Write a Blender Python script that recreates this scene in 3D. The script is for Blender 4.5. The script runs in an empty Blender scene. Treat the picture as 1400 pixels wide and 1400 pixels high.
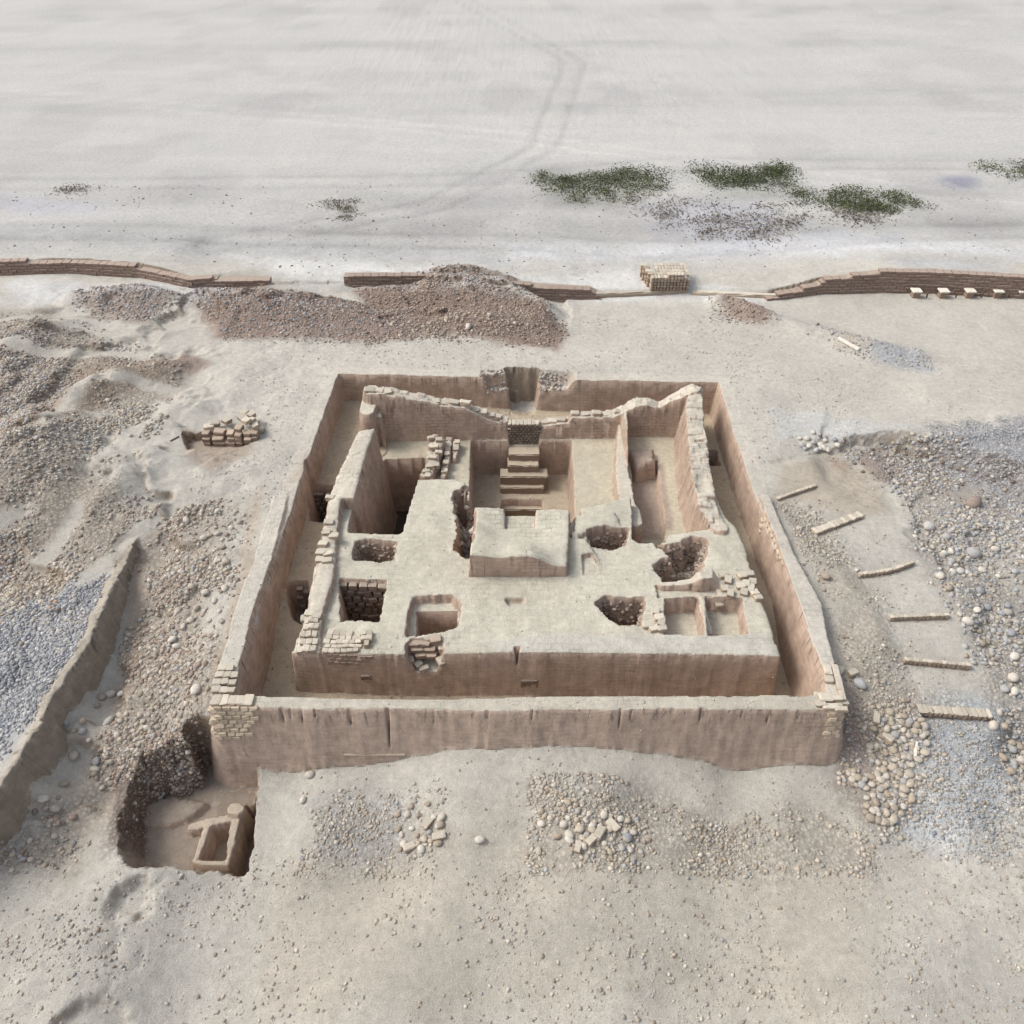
import bpy, math, random
import numpy as np
random.seed(7); rng = np.random.default_rng(7)
scene = bpy.context.scene
col = scene.collection

# ------------------------------------------------------------------ camera, light, exposure
FPX = 1088.0                      # focal length in pixels of a 1400 px wide picture
HC = 16.0                         # drone height above the rim of the enclosure
PITCH = math.atan(972 / FPX)
SP, CP = math.sin(PITCH), math.cos(PITCH)
cam_d = bpy.data.cameras.new('camera'); cam = bpy.data.objects.new('camera', cam_d); col.objects.link(cam)
cam.location = (0, 0, HC); cam.rotation_euler = (math.pi / 2 - PITCH, 0, 0)
cam_d.sensor_width = 36; cam_d.lens = 36 * FPX / 1400; cam_d.clip_end = 3000; cam_d.clip_start = 0.1
scene.camera = cam

SUN_EL, SUN_AZ = 48, -80          # azimuth clockwise from +Y
world = bpy.data.worlds.new('World'); scene.world = world; world.use_nodes = True
wn = world.node_tree.nodes; wl = world.node_tree.links; wn.clear()
wo = wn.new('ShaderNodeOutputWorld'); bg = wn.new('ShaderNodeBackground'); sky = wn.new('ShaderNodeTexSky')
sky.sky_type = 'NISHITA'; sky.sun_disc = False; sky.sun_elevation = math.radians(SUN_EL)
sky.sun_rotation = math.radians(SUN_AZ); sky.air_density = 1.0; sky.dust_density = 4.0; sky.ozone_density = 0.6
bg.inputs['Strength'].default_value = 0.155
hs = wn.new('ShaderNodeHueSaturation'); hs.inputs['Saturation'].default_value = .45   # thin overcast: a paler sky
wl.new(sky.outputs[0], hs.inputs['Color']); wl.new(hs.outputs[0], bg.inputs[0]); wl.new(bg.outputs[0], wo.inputs[0])
sd = bpy.data.lights.new('sun', 'SUN'); sun = bpy.data.objects.new('sun', sd); col.objects.link(sun)
sd.energy = 1.5; sd.angle = math.radians(18); sd.color = (1.0, 0.945, 0.87)
sun.rotation_euler = (math.radians(90 - SUN_EL), 0, math.radians(180 - SUN_AZ))
scene.view_settings.view_transform = 'Standard'; scene.view_settings.look = 'None'
scene.view_settings.exposure = 0.30; scene.view_settings.gamma = 1; scene.view_settings.use_curve_mapping = False

# ------------------------------------------------------------------ helpers
def at(px, py, z=0.0):
    u = (px - 700) / FPX; v = (700 - py) / FPX
    t = (HC - z) / (SP - v * CP)
    return (u * t, t * (CP + v * SP), z)
def zat(py, Y):
    v = (700 - py) / FPX; t = Y / (CP + v * SP); return HC - t * (SP - v * CP)
def atY(px, py, Y):
    z = zat(py, Y); return at(px, py, z)
def P(pts, z=0.0):
    return np.array([at(p[0], p[1], p[2] if len(p) > 2 else z) for p in pts])
def tag(o, label=None, cat=None, group=None, kind=None):
    if label: o['label'] = label
    if cat: o['category'] = cat
    if group: o['group'] = group
    if kind: o['kind'] = kind
    return o
def empty(name, loc, label, cat, group=None):
    o = bpy.data.objects.new(name, None); col.objects.link(o); o.location = loc
    o.empty_display_size = 0.2
    return tag(o, label, cat, group)

_tabs = {}
def vnoise(x, y, seed=0):
    if seed not in _tabs: _tabs[seed] = np.random.default_rng(1000 + seed).random((256, 256))
    T = _tabs[seed]
    xi = np.floor(x).astype(int); yi = np.floor(y).astype(int); fx = x - xi; fy = y - yi
    fx = fx * fx * (3 - 2 * fx); fy = fy * fy * (3 - 2 * fy)
    a = T[yi & 255, xi & 255]; b = T[yi & 255, (xi + 1) & 255]; c = T[(yi + 1) & 255, xi & 255]; d = T[(yi + 1) & 255, (xi + 1) & 255]
    return (a * (1 - fx) + b * fx) * (1 - fy) + (c * (1 - fx) + d * fx) * fy
def fbm(x, y, scale, octs=4, seed=0):
    s = 0; a = 1; tot = 0
    for i in range(octs):
        f = 2 ** i / scale
        s = s + a * (vnoise(x * f + 17.3 * i, y * f + 5.1 * i, seed + i) - .5); tot += a; a *= .5
    return s / tot * 2
def sm(a, b, x):
    t = np.clip((x - a) / (b - a), 0, 1); return t * t * (3 - 2 * t)

# ------------------------------------------------------------------ height field
def axis(segs):
    out = [segs[0][0]]
    for a, b, d0, d1 in segs:
        n = max(2, int(round((b - a) / ((d0 + d1) / 2)))); r = d1 / d0
        w = r ** (np.arange(n) / max(1, n - 1)); w = w / w.sum() * (b - a)
        out += list(a + np.cumsum(w))
    return np.array(out)
xs = axis([(-420, -90, 60, 4), (-90, -26, 3, .30), (-26, -14, .2, .07), (-14, -8.6, .07, .036), (-8.6, 9.0, .036, .036), (9.0, 15, .036, .075), (15, 27, .075, .2), (27, 90, .3, 3), (90, 420, 4, 60)])
ys = axis([(-30, 3, 5, .2), (3, 9.2, .07, .045), (9.2, 26.6, .036, .036), (26.6, 34, .045, .08), (34, 52, .09, .3), (52, 110, .3, 2), (110, 900, 3, 90)])
NX, NY = len(xs), len(ys)
X, Y = np.meshgrid(xs, ys)
R1 = fbm(X, Y, .6, 4, 1); R2 = fbm(X, Y, .14, 2, 20)
RB = fbm(X, Y, 3.0, 4, 40)

def idw(pts, X, Y, eps=.35):
    W = 0; S = 0
    for p in pts:
        x, y, z = at(*p); w = 1 / ((X - x) ** 2 + (Y - y) ** 2 + eps) ** 1.7
        W = W + w; S = S + w * z
    return S / W
near_cp = [(430,480,0),(560,480,0),(700,480,0),(850,480,0),(1000,490,0),(400,560,0),(370,650,0),(345,740,-.05),(318,830,-.12),(290,900,-.3),(272,960,-.5),(255,1010,-.9),
 (1010,540,0),(1050,620,0),(1075,680,-.08),(1110,760,-.2),(1140,830,-.35),(1165,900,-.5),(1180,960,-.75),(1185,1040,-1.6),(1160,1070,-2.0),(1230,960,-.85),
 (1000,1052,-2.0),(950,1035,-1.6),(900,1020,-1.4),(850,1010,-1.25),(800,1002,-1.1),(750,1000,-1.05),(700,1003,-1.05),(650,1008,-1.15),(620,1015,-1.25),(580,1025,-1.5),(520,1030,-1.7),(470,1040,-1.85),(390,1055,-2.15),(365,1110,-2.2),(350,1160,-2.25),
 (700,1050,-1.3),(800,1050,-1.3),(700,1090,-1.6),(500,1100,-2.1),(900,1110,-1.8),(700,1166,-1.9),(500,1166,-2.2),(1000,1166,-2.0),(1250,1166,-2.1),(1400,1166,-1.9),(1130,1120,-2.05),
 (700,1400,-2.1),(300,1400,-2.2),(0,1400,-1.6),(1400,1400,-2.1),(1000,1400,-2.2),
 (200,560,.25),(100,500,.55),(0,450,.6),(0,600,.9),(60,640,.8),(150,650,.4),(200,710,.05),(120,800,0),(50,850,-.05),(0,900,-.05),(60,930,-.1),(0,1050,-.2),(150,760,.1),
 (200,770,-.5),(195,860,-.9),(150,950,-1.15),(90,1060,-1.35),(30,1140,-1.5),(230,1010,-1.1),(160,1100,-1.7),(100,1166,-1.7),(300,720,-.1),(270,800,-.3),(240,880,-.6),
 (250,620,.1),(300,640,0),(300,500,.1),(200,450,.2),(100,420,.1),(300,450,0),(650,450,.05),(900,440,0),(1000,430,.05),(1150,430,0),(1300,430,0),(1400,440,0),
 (1100,480,0),(1200,520,0),(1300,540,.15),(1400,560,.3),(1150,580,0),(1250,590,.2),(1350,600,.35),(1400,640,.35),
 (1100,655,-.15),(1150,640,-.3),(1200,680,-.33),(1280,700,-.45),(1350,760,-.5),(1400,800,-.5),(1300,800,-.5),(1350,900,-.75),(1400,950,-.9),(1300,1000,-1.3),(1400,1050,-1.7),
 (1150,700,-.22),(1200,760,-.38),(1250,830,-.52),(1280,900,-.70),(1300,960,-.9),(1150,780,-.30),(1190,850,-.48)]
far_cp = [(0,355,.62),(100,350,.66),(200,358,.6),(300,360,.45),(500,370,.4),(700,385,.25),(850,390,.18),(940,392,.18),(1050,385,.25),(1130,368,.55),(1250,360,.85),(1400,365,.75),
 (700,320,.45),(200,300,.7),(1200,300,.8),(400,240,.7),(1000,240,.7),(700,100,.7),(0,100,.7),(1400,100,.8),(0,234,.7),(1400,240,.8)]
xw = np.array([-60, -22.6, -20, -16.5, -14, -12, -9, -4, 3, 7, 10, 12, 15, 22, 60.])
yw_px = [(0,382,.0),(100,379,.0),(190,384,.0),(262,400,.0),(300,392,.1),(480,385,.2),(800,405,.1),(940,402,.1),(1052,410,.05),(1120,402,0),(1200,399,0),(1280,400,0),(1400,407,0)]
ywx = np.array([at(*p)[0] for p in yw_px]); ywy = np.array([at(*p)[1] for p in yw_px])
XL = X[0]; YWALL = np.interp(XL, ywx, ywy)[None, :]
Zn = idw(near_cp, X, Y); Zf = idw(far_cp, X, Y, 1.5)
Zn = Zn * (1 - sm(60, 100, np.abs(X)))
far = Y > YWALL + .50
pxr = np.array([at(x, 395, 0)[0] for x in (-400, 240, 300, 380, 460, 500, 760, 815, 850, 930, 1040, 1060, 1500)])
SLW = np.interp(XL, pxr, [.02, .02, .5, 2.2, 2.0, .3, .02, .3, .5, .6, .3, .02, .02])[None, :]
Z = Zn + (Zf - Zn) * sm(-1, 0, (Y - YWALL - .52 - .25 * SLW) / SLW)
L = np.zeros(Z.shape, np.int16)
LAB = ['ground']
def lab(n):
    if n not in LAB: LAB.append(n)
    return LAB.index(n)

def window(poly, m):
    x0, y0 = poly[:, 0].min() - m, poly[:, 1].min() - m; x1, y1 = poly[:, 0].max() + m, poly[:, 1].max() + m
    i0, i1 = np.searchsorted(xs, [x0, x1]); j0, j1 = np.searchsorted(ys, [y0, y1])
    return slice(max(0, j0 - 1), j1 + 1), slice(max(0, i0 - 1), i1 + 1)
def segd(x, y, a, b):
    ax, ay = a[0], a[1]; dx, dy = b[0] - ax, b[1] - ay
    t = np.clip(((x - ax) * dx + (y - ay) * dy) / (dx * dx + dy * dy + 1e-12), 0, 1)
    return np.hypot(x - ax - t * dx, y - ay - t * dy), t
def psdf(poly, x, y):
    d = np.full(x.shape, 1e9); ins = np.zeros(x.shape, bool); n = len(poly)
    for i in range(n):
        a, b = poly[i], poly[(i + 1) % n]
        d = np.minimum(d, segd(x, y, a, b)[0])
        c = ((a[1] > y) != (b[1] > y)) & (x < (b[0] - a[0]) * (y - a[1]) / (b[1] - a[1] + 1e-12) + a[0])
        ins ^= c
    return np.where(ins, d, -d)
def zfield(poly, x, y):
    z = poly[:, 2]
    if np.ptp(z) < 1e-6: return np.full(x.shape, z[0])
    W = 0; S = 0
    for p in poly:
        w = 1 / ((x - p[0]) ** 2 + (y - p[1]) ** 2 + .05) ** 1.5; W = W + w; S = S + w * p[2]
    return S / W
def raise_poly(poly, label, batter=.08, rag=.03, rag2=.015, rough=.02):
    w = window(poly, 1.2); x, y = X[w], Y[w]
    d = psdf(poly, x, y) + rag * R1[w] + rag2 * R2[w]
    zz = zfield(poly, x, y) + rough * R1[w] - np.maximum(0, -d) / batter
    zz -= .05 * np.exp(-np.maximum(d, 0) / .05) * (d > 0)
    m = zz > Z[w]; Z[w] = np.where(m, zz, Z[w])
    if label: L[w] = np.where(m, lab(label), L[w])
def cut_poly(poly, label=None, batter=.08, rag=.03, rag2=.015, rough=.02, floor_label=None, inset=0):
    w = window(poly, 1.6); x, y = X[w], Y[w]
    d = psdf(poly, x, y) - inset + rag * R1[w] + rag2 * R2[w]
    zz = zfield(poly, x, y) + rough * R1[w] + np.maximum(0, -d) / batter
    m = zz < Z[w]; Z[w] = np.where(m, zz, Z[w])
    if label: L[w] = np.where(m & (d <= 0), lab(label), L[w])
    if floor_label: L[w] = np.where(m & (d > 0), lab(floor_label), L[w])
def path_f(path, x, y, w):
    bd = np.full(x.shape, 1e9); z = np.zeros(x.shape); hw = np.zeros(x.shape)
    for a, b, wa, wb in zip(path[:-1], path[1:], w[:-1], w[1:]):
        d, t = segd(x, y, a, b); m = d < bd; bd = np.where(m, d, bd)
        z = np.where(m, a[2] + (b[2] - a[2]) * t, z); hw = np.where(m, wa + (wb - wa) * t, hw)
    return bd, z, hw
def raise_path(path, widths, label, batter=.08, rag=.04, rag2=.02, rough=.04, blocky=0.0):
    path = np.array(path); widths = np.broadcast_to(np.array(widths, float) / 2, (len(path),))
    w = window(path, 1.2); x, y = X[w], Y[w]
    bd, z, hw = path_f(path, x, y, widths)
    d = hw - bd + rag * R1[w] + rag2 * R2[w]
    r = rough * R1[w]
    if blocky:
        bx = np.floor(x / .31 + .3 * np.floor(y / .2)).astype(int); by = np.floor(y / .2).astype(int)
        r = r + blocky * (_tabs[1][by & 255, bx & 255] - .5)
    zz = z + r - np.maximum(0, -d) / batter
    m = zz > Z[w]; Z[w] = np.where(m, zz, Z[w]); L[w] = np.where(m, lab(label), L[w])
def mound(path, widths, rgh=.25):
    """path z = height added; widths = sigma"""
    path = np.array(path); w = window(path, 5); x, y = X[w], Y[w]
    bd, z, s = path_f(path, x, y, np.array(widths, float))
    bd = bd * (1 + rgh * R1[w] * .6)
    Z[w] += z * np.exp(-(bd / s) ** 2) * (1 + rgh * RB[w]) + .06 * R1[w] * np.exp(-(bd / s / 1.3) ** 2)
def G(px, py, h, z=0):
    a = at(px, py, z); return (a[0], a[1], h)

# terrain relief
near_amt = np.clip(1.2 - np.abs(X) / 60, 0, 1)
Z += .05 * RB * near_amt + .022 * R1 + .006 * R2
leftslope = sm(-6.9, -9, X) * (Y < 30) * sm(3, 6, Y)
Z += leftslope * (.14 * fbm(X, Y, 2.2, 3, 60) + .05 * R1)
rightslope = sm(9.0, 11, X) * sm(22, 20, Y)
Z += rightslope * (.12 * fbm(X, Y, 1.8, 3, 64))
SCN = fbm(X, Y, 5.0, 4, 140) * 3.0 + .25 * R1
SCT = np.floor(SCN) + sm(.72, 1.0, SCN - np.floor(SCN)) - SCN * .55
sc_l = sm(-8.4, -10.4, X + .25 * (Y - 18)) * sm(.7, 2.6, YWALL - Y) * sm(2, 4, Y); sc_r = sm(10.5, 12.5, X - .3 * (16 - Y)) * sm(24, 21, Y) * sm(2, 4, Y)
# rubble mounds at the back
mound([G(280,420,.55), G(330,422,.6), G(400,425,.5), G(470,430,.55), G(520,440,.3)], [.95,1.0,.95,.8,.8], .4)
mound([G(500,400,.2), G(560,403,.3), G(600,400,.6), G(640,402,.62), G(690,410,.62), G(735,425,.45)], [.8,.9,1.0,1.15,1.1,.9], .3)
mound([G(585,396,.15), G(615,388,.2), G(650,390,.22), G(690,398,.25), G(730,412,.25), G(758,430,.15)], [.35,.4,.45,.45,.4,.35], .4)
mound([G(285,402,.2), G(320,405,.35), G(370,408,.3), G(430,412,.32), G(490,418,.2)], [.35,.4,.4,.4,.35], .5)
mound([G(520,430,.12), G(560,428,.22), G(610,430,.2)], [.3,.35,.3], .5)
mound([G(560,440,.25), G(650,440,.35), G(740,445,.25)], [.7,.8,.6], .3)
mound([G(985,418,.4), G(1010,425,.35), G(1045,440,.2)], [.5,.45,.5], .4)
mound([G(1040,436,.15), G(1100,455,.3), G(1180,475,.3), G(1250,490,.15)], [.6,.6,.6,.6], .3)
mound([G(110,410,.35), G(180,408,.4), G(230,412,.3)], [.8,.8,.6], .4)
mound([G(30,470,.5,.5), G(80,440,.4,.4)], [1.0,.9], .3)
mound([G(100,540,.4,.4), G(170,505,.45,.4), G(260,490,.25,.2)], [.7,.8,.6], .3)
mound([G(0,640,.5,.8), G(60,590,.4,.8)], [1.4,1.2], .3)
mound([G(130,720,.15), G(190,640,.2), G(260,560,.15)], [.8,.9,.8], .3)
Z += .24 * SCT * sc_l + .16 * SCT * sc_r
mb = np.exp(-((Y - 31.2) / 1.4) ** 2) * sm(-16, -13.5, X) * sm(3.5, 1.5, X) * (Y < YWALL); Z += .30 * SCT * mb + .06 * R1 * mb
cut_poly(P([(262,402),(285,400),(300,440),(302,452),(270,452),(250,420)], .0), batter=.5, rag=.3, rag2=.08)
cut_poly(P([(520,436),(545,430),(585,430),(612,428),(610,438),(560,446),(525,446)], .12), batter=.35, rag=.2, rag2=.06)
# light tracks pressed in the left slope
mound([G(20,560,-.15,.5), G(90,520,-.15,.4), G(180,500,-.1,.3), G(280,520,-.05,.1)], [.35,.4,.4,.4], .1)
mound([G(150,600,-.12,.4), G(210,640,-.12,.2), G(240,690,-.1,0), G(180,740,-.05,0)], [.3,.35,.3,.3], .1)
# little excavation below the brick pile, left of the rim
cut_poly(P([(258,606),(285,600),(345,602),(340,612),(300,628),(262,622)], -.25), batter=.35, rag=.12, rag2=.05)
# bank on the right: cliff whose foot runs down into the dig
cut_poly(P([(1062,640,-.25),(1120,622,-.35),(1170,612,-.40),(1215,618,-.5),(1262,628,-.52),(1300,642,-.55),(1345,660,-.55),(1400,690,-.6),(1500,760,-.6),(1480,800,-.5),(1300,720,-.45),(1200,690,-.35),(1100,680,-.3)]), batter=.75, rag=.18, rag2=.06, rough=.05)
# terraces
TE = [((1040,640),(1100,622),-.1), ((1062,683),(1116,664),-.16), ((1113,728),(1178,704),-.27), ((1175,786),(1250,769),-.40), ((1217,845),(1298,842),-.56), ((1237,903),(1328,911),-.74), ((1256,971),(1356,978),-.95)]
for k in range(1, 7):
    (a, b, z), (a0, b0, z0) = TE[k], TE[k - 1]
    A, B, A0, B0 = at(*a, z), at(*b, z), at(*a0, z0), at(*b0, z0)
    poly = np.array([A, B, (B0[0] + .12, B0[1] - .1, z + .05), (A0[0] + .12, A0[1] - .1, z + .05)])
    w = window(poly, .8); d = psdf(poly, X[w], Y[w]) + .05 * R1[w]
    zz = zfield(poly, X[w], Y[w]) + .012 * R1[w]
    t = sm(-.7, .1, d); Z[w] = Z[w] * (1 - t) + zz * t
    # slope just in front of the brick edge
    F0 = np.array([A, B, (B[0] + .1, B[1] - .45, 0), (A[0] + .1, A[1] - .45, 0)])
    w = window(F0, .5); d = psdf(F0, X[w], Y[w]); t = sm(-.02, .05, d)
    Z[w] = np.where((d > 0), np.minimum(Z[w], z - .17 + .03 * R1[w]), Z[w])

# ---- eroded adobe wall on the left
LWp = [(186,741,.0),(172,770,.0),(155,800,.0),(138,835,.0),(120,880,-.02),(90,925,-.1),(70,955,-.12),(46,1000,-.15),(20,1045,-.2),(-8,1085,-.22),(-60,1140,-.25),(-140,1220,-.3)]
LWp = [at(x - 5, y, z) for x, y, z in LWp]
pp = np.array(LWp); w = window(pp, 2.0)
bd, zt, _ = path_f(pp, X[w], Y[w], np.ones(len(pp)))
# ground on the right side of it is dug away
side = np.zeros(X[w].shape); bb = np.full(X[w].shape, 1e9)
for a, b in zip(pp[:-1], pp[1:]):
    d, t = segd(X[w], Y[w], a, b); s = (b[0] - a[0]) * (Y[w] - a[1]) - (b[1] - a[1]) * (X[w] - a[0])
    side = np.where(d < bb, s, side); bb = np.minimum(bb, d)
right = (side > 0) & (Y[w] < pp[0][1] + .6) & (bd < 3)
low = -.12 - .85 * sm(17.2, 13.2, Y[w]) + .10 * np.maximum(0, 12.5 - Y[w]) + .05 * R1[w]
low = Z[w] + (low - Z[w]) * sm(17.4, 15.6, Y[w])
Z[w] = np.where(right, np.minimum(Z[w], low + np.maximum(0, bd - .6) * .25), np.where(bd < 1.5, np.maximum(Z[w], zt - .1 - .1 * bd), Z[w]))
raise_path(LWp, [.12] + [.26] * 11, 'left_wall', batter=.14, rag=.12, rag2=.05, rough=.14)

# ---- the square enclosure
IN = P([(462,510,0),(982,522,0),(1010,608,0),(1036,680,0),(1073,767,0),(1103,858,0),(1122,912,0),(1127,944,0),(1000,950,0),(796,949,0),(600,953,0),(480,953,0),(322,948,0),(325,923,0),(341,860,0),(349,839,0),(357,807,0),(377,753,0),(393,700,0),(418,630,0),(440,570,0)])
FL = IN.copy(); 
# front ground outside the enclosure is lower: carve it along the front wall
FO = [(287,962),(367,968),(485,966),(521,965),(586,969),(671,971),(757,969),(847,972),(954,970),(1090,969),(1157,975)]
def floorz(x, y): return -1.12 - .22 * sm(-6, 7, x) - .12 * sm(24, 12, y) - .55 * sm(16, 12.6, y)
IN2 = IN.copy(); IN2[:, 2] = floorz(IN[:, 0], IN[:, 1])
cut_poly(IN2, batter=.07, rag=.03, rag2=.005, rough=.02, floor_label='corridor_floor', inset=.11)
# perimeter walls that stand proud of the ground
raise_path([at(308,946,-.04), at(311,918,-.0), at(320,890,0), at(330,845,0), at(342,810,0), at(359,765,0), at(374,712,.0), at(384,677,-.03), at(397,640,-.08)], [.5,.5,.5,.5,.5,.5,.5,.45,.4], 'perimeter_wall_left', batter=.07, rag=.03, rag2=.01, rough=.02)
raise_path([at(1046,680,.0), at(1079,760,.0), at(1108,826,-.02), at(1119,872,-.02), at(1134,912,-.04), at(1141,950,-.06)], [.3,.38,.62,.5,.35,.4], 'perimeter_wall_right', batter=.09, rag=.03, rag2=.01, rough=.02)
fw = [at(x, y, z) for x, y, z in [(303,957,-.06),(367,957,-.05),(420,960,-.05),(485,959,-.03),(540,959,-.05),(600,961,-.06),(671,962,-.06),(757,960,-.03),(847,960,-.02),(954,959,0),(1060,960,-.02),(1140,962,-.04)]]
CRK = []
# drop the soil in front of the front wall so that its battered outer face shows
w = window(np.array(fw), 5); fx, fy = X[w], Y[w]
fyw = np.interp(fx, [p[0] for p in fw], [p[1] for p in fw])
raise_path(fw, .42, 'perimeter_wall_front', batter=.17, rag=.06, rag2=.02, rough=.03)
# drying cracks in the front wall
for px_, ln_ in ((529, 1.25), (478, .55), (385, .5), (396, .38), (412, .45), (431, .3), (592, .5), (604, .32), (666, .3), (727, .35), (847, .6), (861, .35), (956, .4), (1012, .28), (1049, .45), (1090, .3)):
    xc_ = at(px_, 968, -.1)[0]; yc_ = float(np.interp(xc_, [p[0] for p in fw], [p[1] for p in fw])) - .21
    CRK.append((xc_, yc_, ln_))
# excavated pit at the lower left with the foot of the outer wall in it
cut_poly(P([(202,1175,-2.55),(203,1136,-2.55),(212,1108,-2.55),(228,1086,-2.55),(286,1078,-2.6),(352,1084,-2.7),(346,1120,-2.7),(340,1165,-2.7),(334,1200,-2.7),(204,1196,-2.55)]), batter=.30, rag=.16, rag2=.06, rough=.05, floor_label='pit_floor')
gx_ = P([(334,1096),(350,1094),(346,1130),(338,1180),(334,1198),(314,1196),(318,1170)], -2.4); gx_[:, 2] = -3.35
cut_poly(gx_, batter=.06, rag=.05, rag2=.02, floor_label='pit_floor')
cut_poly(P([(282,1046,-2.62),(358,1048,-2.62),(354,1092,-2.62),(282,1088,-2.6)]), batter=.08, rag=.03, rag2=.01, floor_label='pit_floor')
# battered outer face again over the pit
raise_path(fw, .42, 'perimeter_wall_front', batter=.25, rag=.05, rag2=.02, rough=.03)
cut_poly(IN2, batter=.07, rag=.03, rag2=.005, rough=.02, floor_label='corridor_floor', inset=.11)
for xc_, yc_, ln_ in CRK:
    cut_poly(np.array([(xc_ - .02, yc_ - .5, -ln_), (xc_ + .02, yc_ - .5, -ln_), (xc_ + .02, yc_ + .0, -ln_), (xc_ - .02, yc_ + .0, -ln_)]), batter=.02, rag=.01, rag2=.006, rough=.05)
# bench slab and clay box in the pit
raise_poly(P([(186,1120,-2.4),(205,1096,-2.4),(240,1089,-2.4),(278,1097,-2.4),(262,1112,-2.4),(232,1126,-2.4),(192,1124,-2.4)]), 'pit_floor', batter=.5, rag=.08, rough=.04)

bx_ = P([(283,1132),(318,1119),(308,1178),(266,1178)], -2.38); bx_[:, 2] = -3.1
cut_poly(bx_, batter=.03, rag=.02, rag2=.01, floor_label='clay_box_tomb')
for a_, b_, w_ in (((262,1131),(316,1117),.20), ((325,1108),(311,1178),.15), ((283,1131),(266,1178),.13), ((266,1178),(311,1180),.15)):
    raise_path([at(*a_, -2.38), at(*b_, -2.38)], w_, 'clay_box_tomb', batter=.06, rag=.05, rag2=.02, rough=.03)
raise_path([at(318,1106,-2.25), at(326,1106,-2.25)], .26, 'clay_box_tomb', batter=.1, rag=.05, rough=.04)
# ---- inner building: podium block
PZ = -.3
POD = P([(399,893,-.28),(560,894,-.22),(700,891,-.22),(900,893,-.25),(1066,896,-.25),(1050,842,-.25),(1030,785,-.25),(1019,748,-.25),(1008,722,-.25),(990,700,-.25),(965,640,-.25),(960,585,-.25),(955,559,-.25),(870,561,-.25),(700,563,-.25),(560,561,-.25),(499,560,-.25),(490,590,-.25),(449,680,-.25),(433,765,-.25),(417,840,-.25)])
raise_poly(POD, 'podium', batter=.10, rag=.045, rag2=.012, rough=.045)
# the rooms sunk behind the podium front
def room(pts, z, **k): cut_poly(P([(p[0], p[1], z) for p in pts], z), **k)
XBK = 24.9
WBY = 23.62                                   # foot line of the rear inner wall
def cutw(pts, z, **k): cut_poly(np.array([(p[0], p[1], z) for p in pts], float), **k)
def wpt(px, py, z): a = at(px, py, z); return (a[0], a[1])
FLR = -1.5
# platform left of the stair hall with a chamber behind the shaft
cutw([wpt(529,640,FLR) , (wpt(529,600,FLR)[0], WBY), (wpt(650,600,FLR)[0], WBY), wpt(649,700,FLR), wpt(622,700,FLR)[:1] + (wpt(600,655,PZ)[1],), (wpt(566,655,PZ)[0], wpt(566,655,PZ)[1])], FLR, batter=.05, floor_label='rear_platform')
# doorway at the north-west
cutw([wpt(486,566,-.1), wpt(516,566,-.1), (-4.3, 22.6), (-4.3, 21.9), wpt(512,587,-.05), wpt(482,590,-.05)], -1.45, batter=.04, floor_label='corridor_floor')
cutw([(-5.0, 21.9), (-4.1, 23.5), (-3.0, 23.5), (-3.5, 21.9)], FLR, batter=.05, floor_label='rear_platform')
# right platform
cutw([(wpt(780,604,FLR)[0] - .1, WBY), (wpt(846,604,FLR)[0], WBY), wpt(868,700,-1.1), wpt(820,690,PZ), wpt(783,697,PZ)], -1.45, batter=.05, floor_label='rear_platform')
# stair hall
HF = -3.0
cutw([(-1.42, 23.42), (2.1, 23.42), (1.95, 17.9), (-1.3, 17.9)], HF, batter=.055, rag=.02, floor_label='hall_floor')
cutw([(-.35, 21.9), (1.05, 21.9), (1.02, 17.9), (-.32, 17.9)], -4.2, batter=.04, rag=.015, floor_label='hall_floor')
# right room: bench level and trench
cutw([(wpt(856,604,FLR)[0], WBY), (wpt(932,604,FLR)[0], WBY), wpt(944,655,-1.1), wpt(975,722,PZ), wpt(868,738,PZ)], -1.35, batter=.06, floor_label='rear_platform')
cutw([wpt(862,645,-1.7), wpt(896,641,-1.7), wpt(908,728,-1.5), wpt(905,740,PZ), wpt(874,740,PZ), wpt(868,700,-1.6)], -1.78, batter=.08, rag=.03, floor_label='rear_platform')
cutw([(-1.42, 23.62), (2.1, 23.62), (2.1, 23.3), (-1.42, 23.3)], -1.5, batter=.05, rag=.02, floor_label='rear_platform')
cutw([(-.1, 24.3), (.98, 24.3), (.98, 23.3), (-.1, 23.3)], -1.76, batter=.04, rag=.01, floor_label='rear_platform')
# the deep shaft
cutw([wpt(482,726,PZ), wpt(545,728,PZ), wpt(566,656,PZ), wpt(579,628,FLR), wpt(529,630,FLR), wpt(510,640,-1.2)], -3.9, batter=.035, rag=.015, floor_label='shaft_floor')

# inner walls
def wy(px, py, Yc): a = atY(px, py, Yc); return a
YC = 23.95
# rear inner wall, left and right halves
raise_path([wy(507,533,YC), wy(530,535,YC), wy(560,541,YC), wy(600,549,YC), wy(636,553,YC), wy(655,562,YC), wy(668,569,YC), wy(690,573,YC)], .5, 'inner_wall_rear_left', batter=.13, rag=.04, rag2=.015, rough=.05, blocky=.12)
raise_path([wy(745,577,YC), wy(776,575,YC), wy(782,567,YC), wy(838,566,YC), wy(852,560,YC), wy(868,550,YC), wy(885,549,YC), wy(900,554,YC), wy(915,545,YC), wy(948,531,YC)], .5, 'inner_wall_rear_right', batter=.13, rag=.06, rag2=.03, rough=.05, blocky=.08)
# north-west return
raise_path([at(508,532,.1), at(506,545,.02), at(502,561,0)], [.55,.55,.55], 'inner_wall_north_west', batter=.06, rag=.02, rag2=.01, rough=.02)
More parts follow.
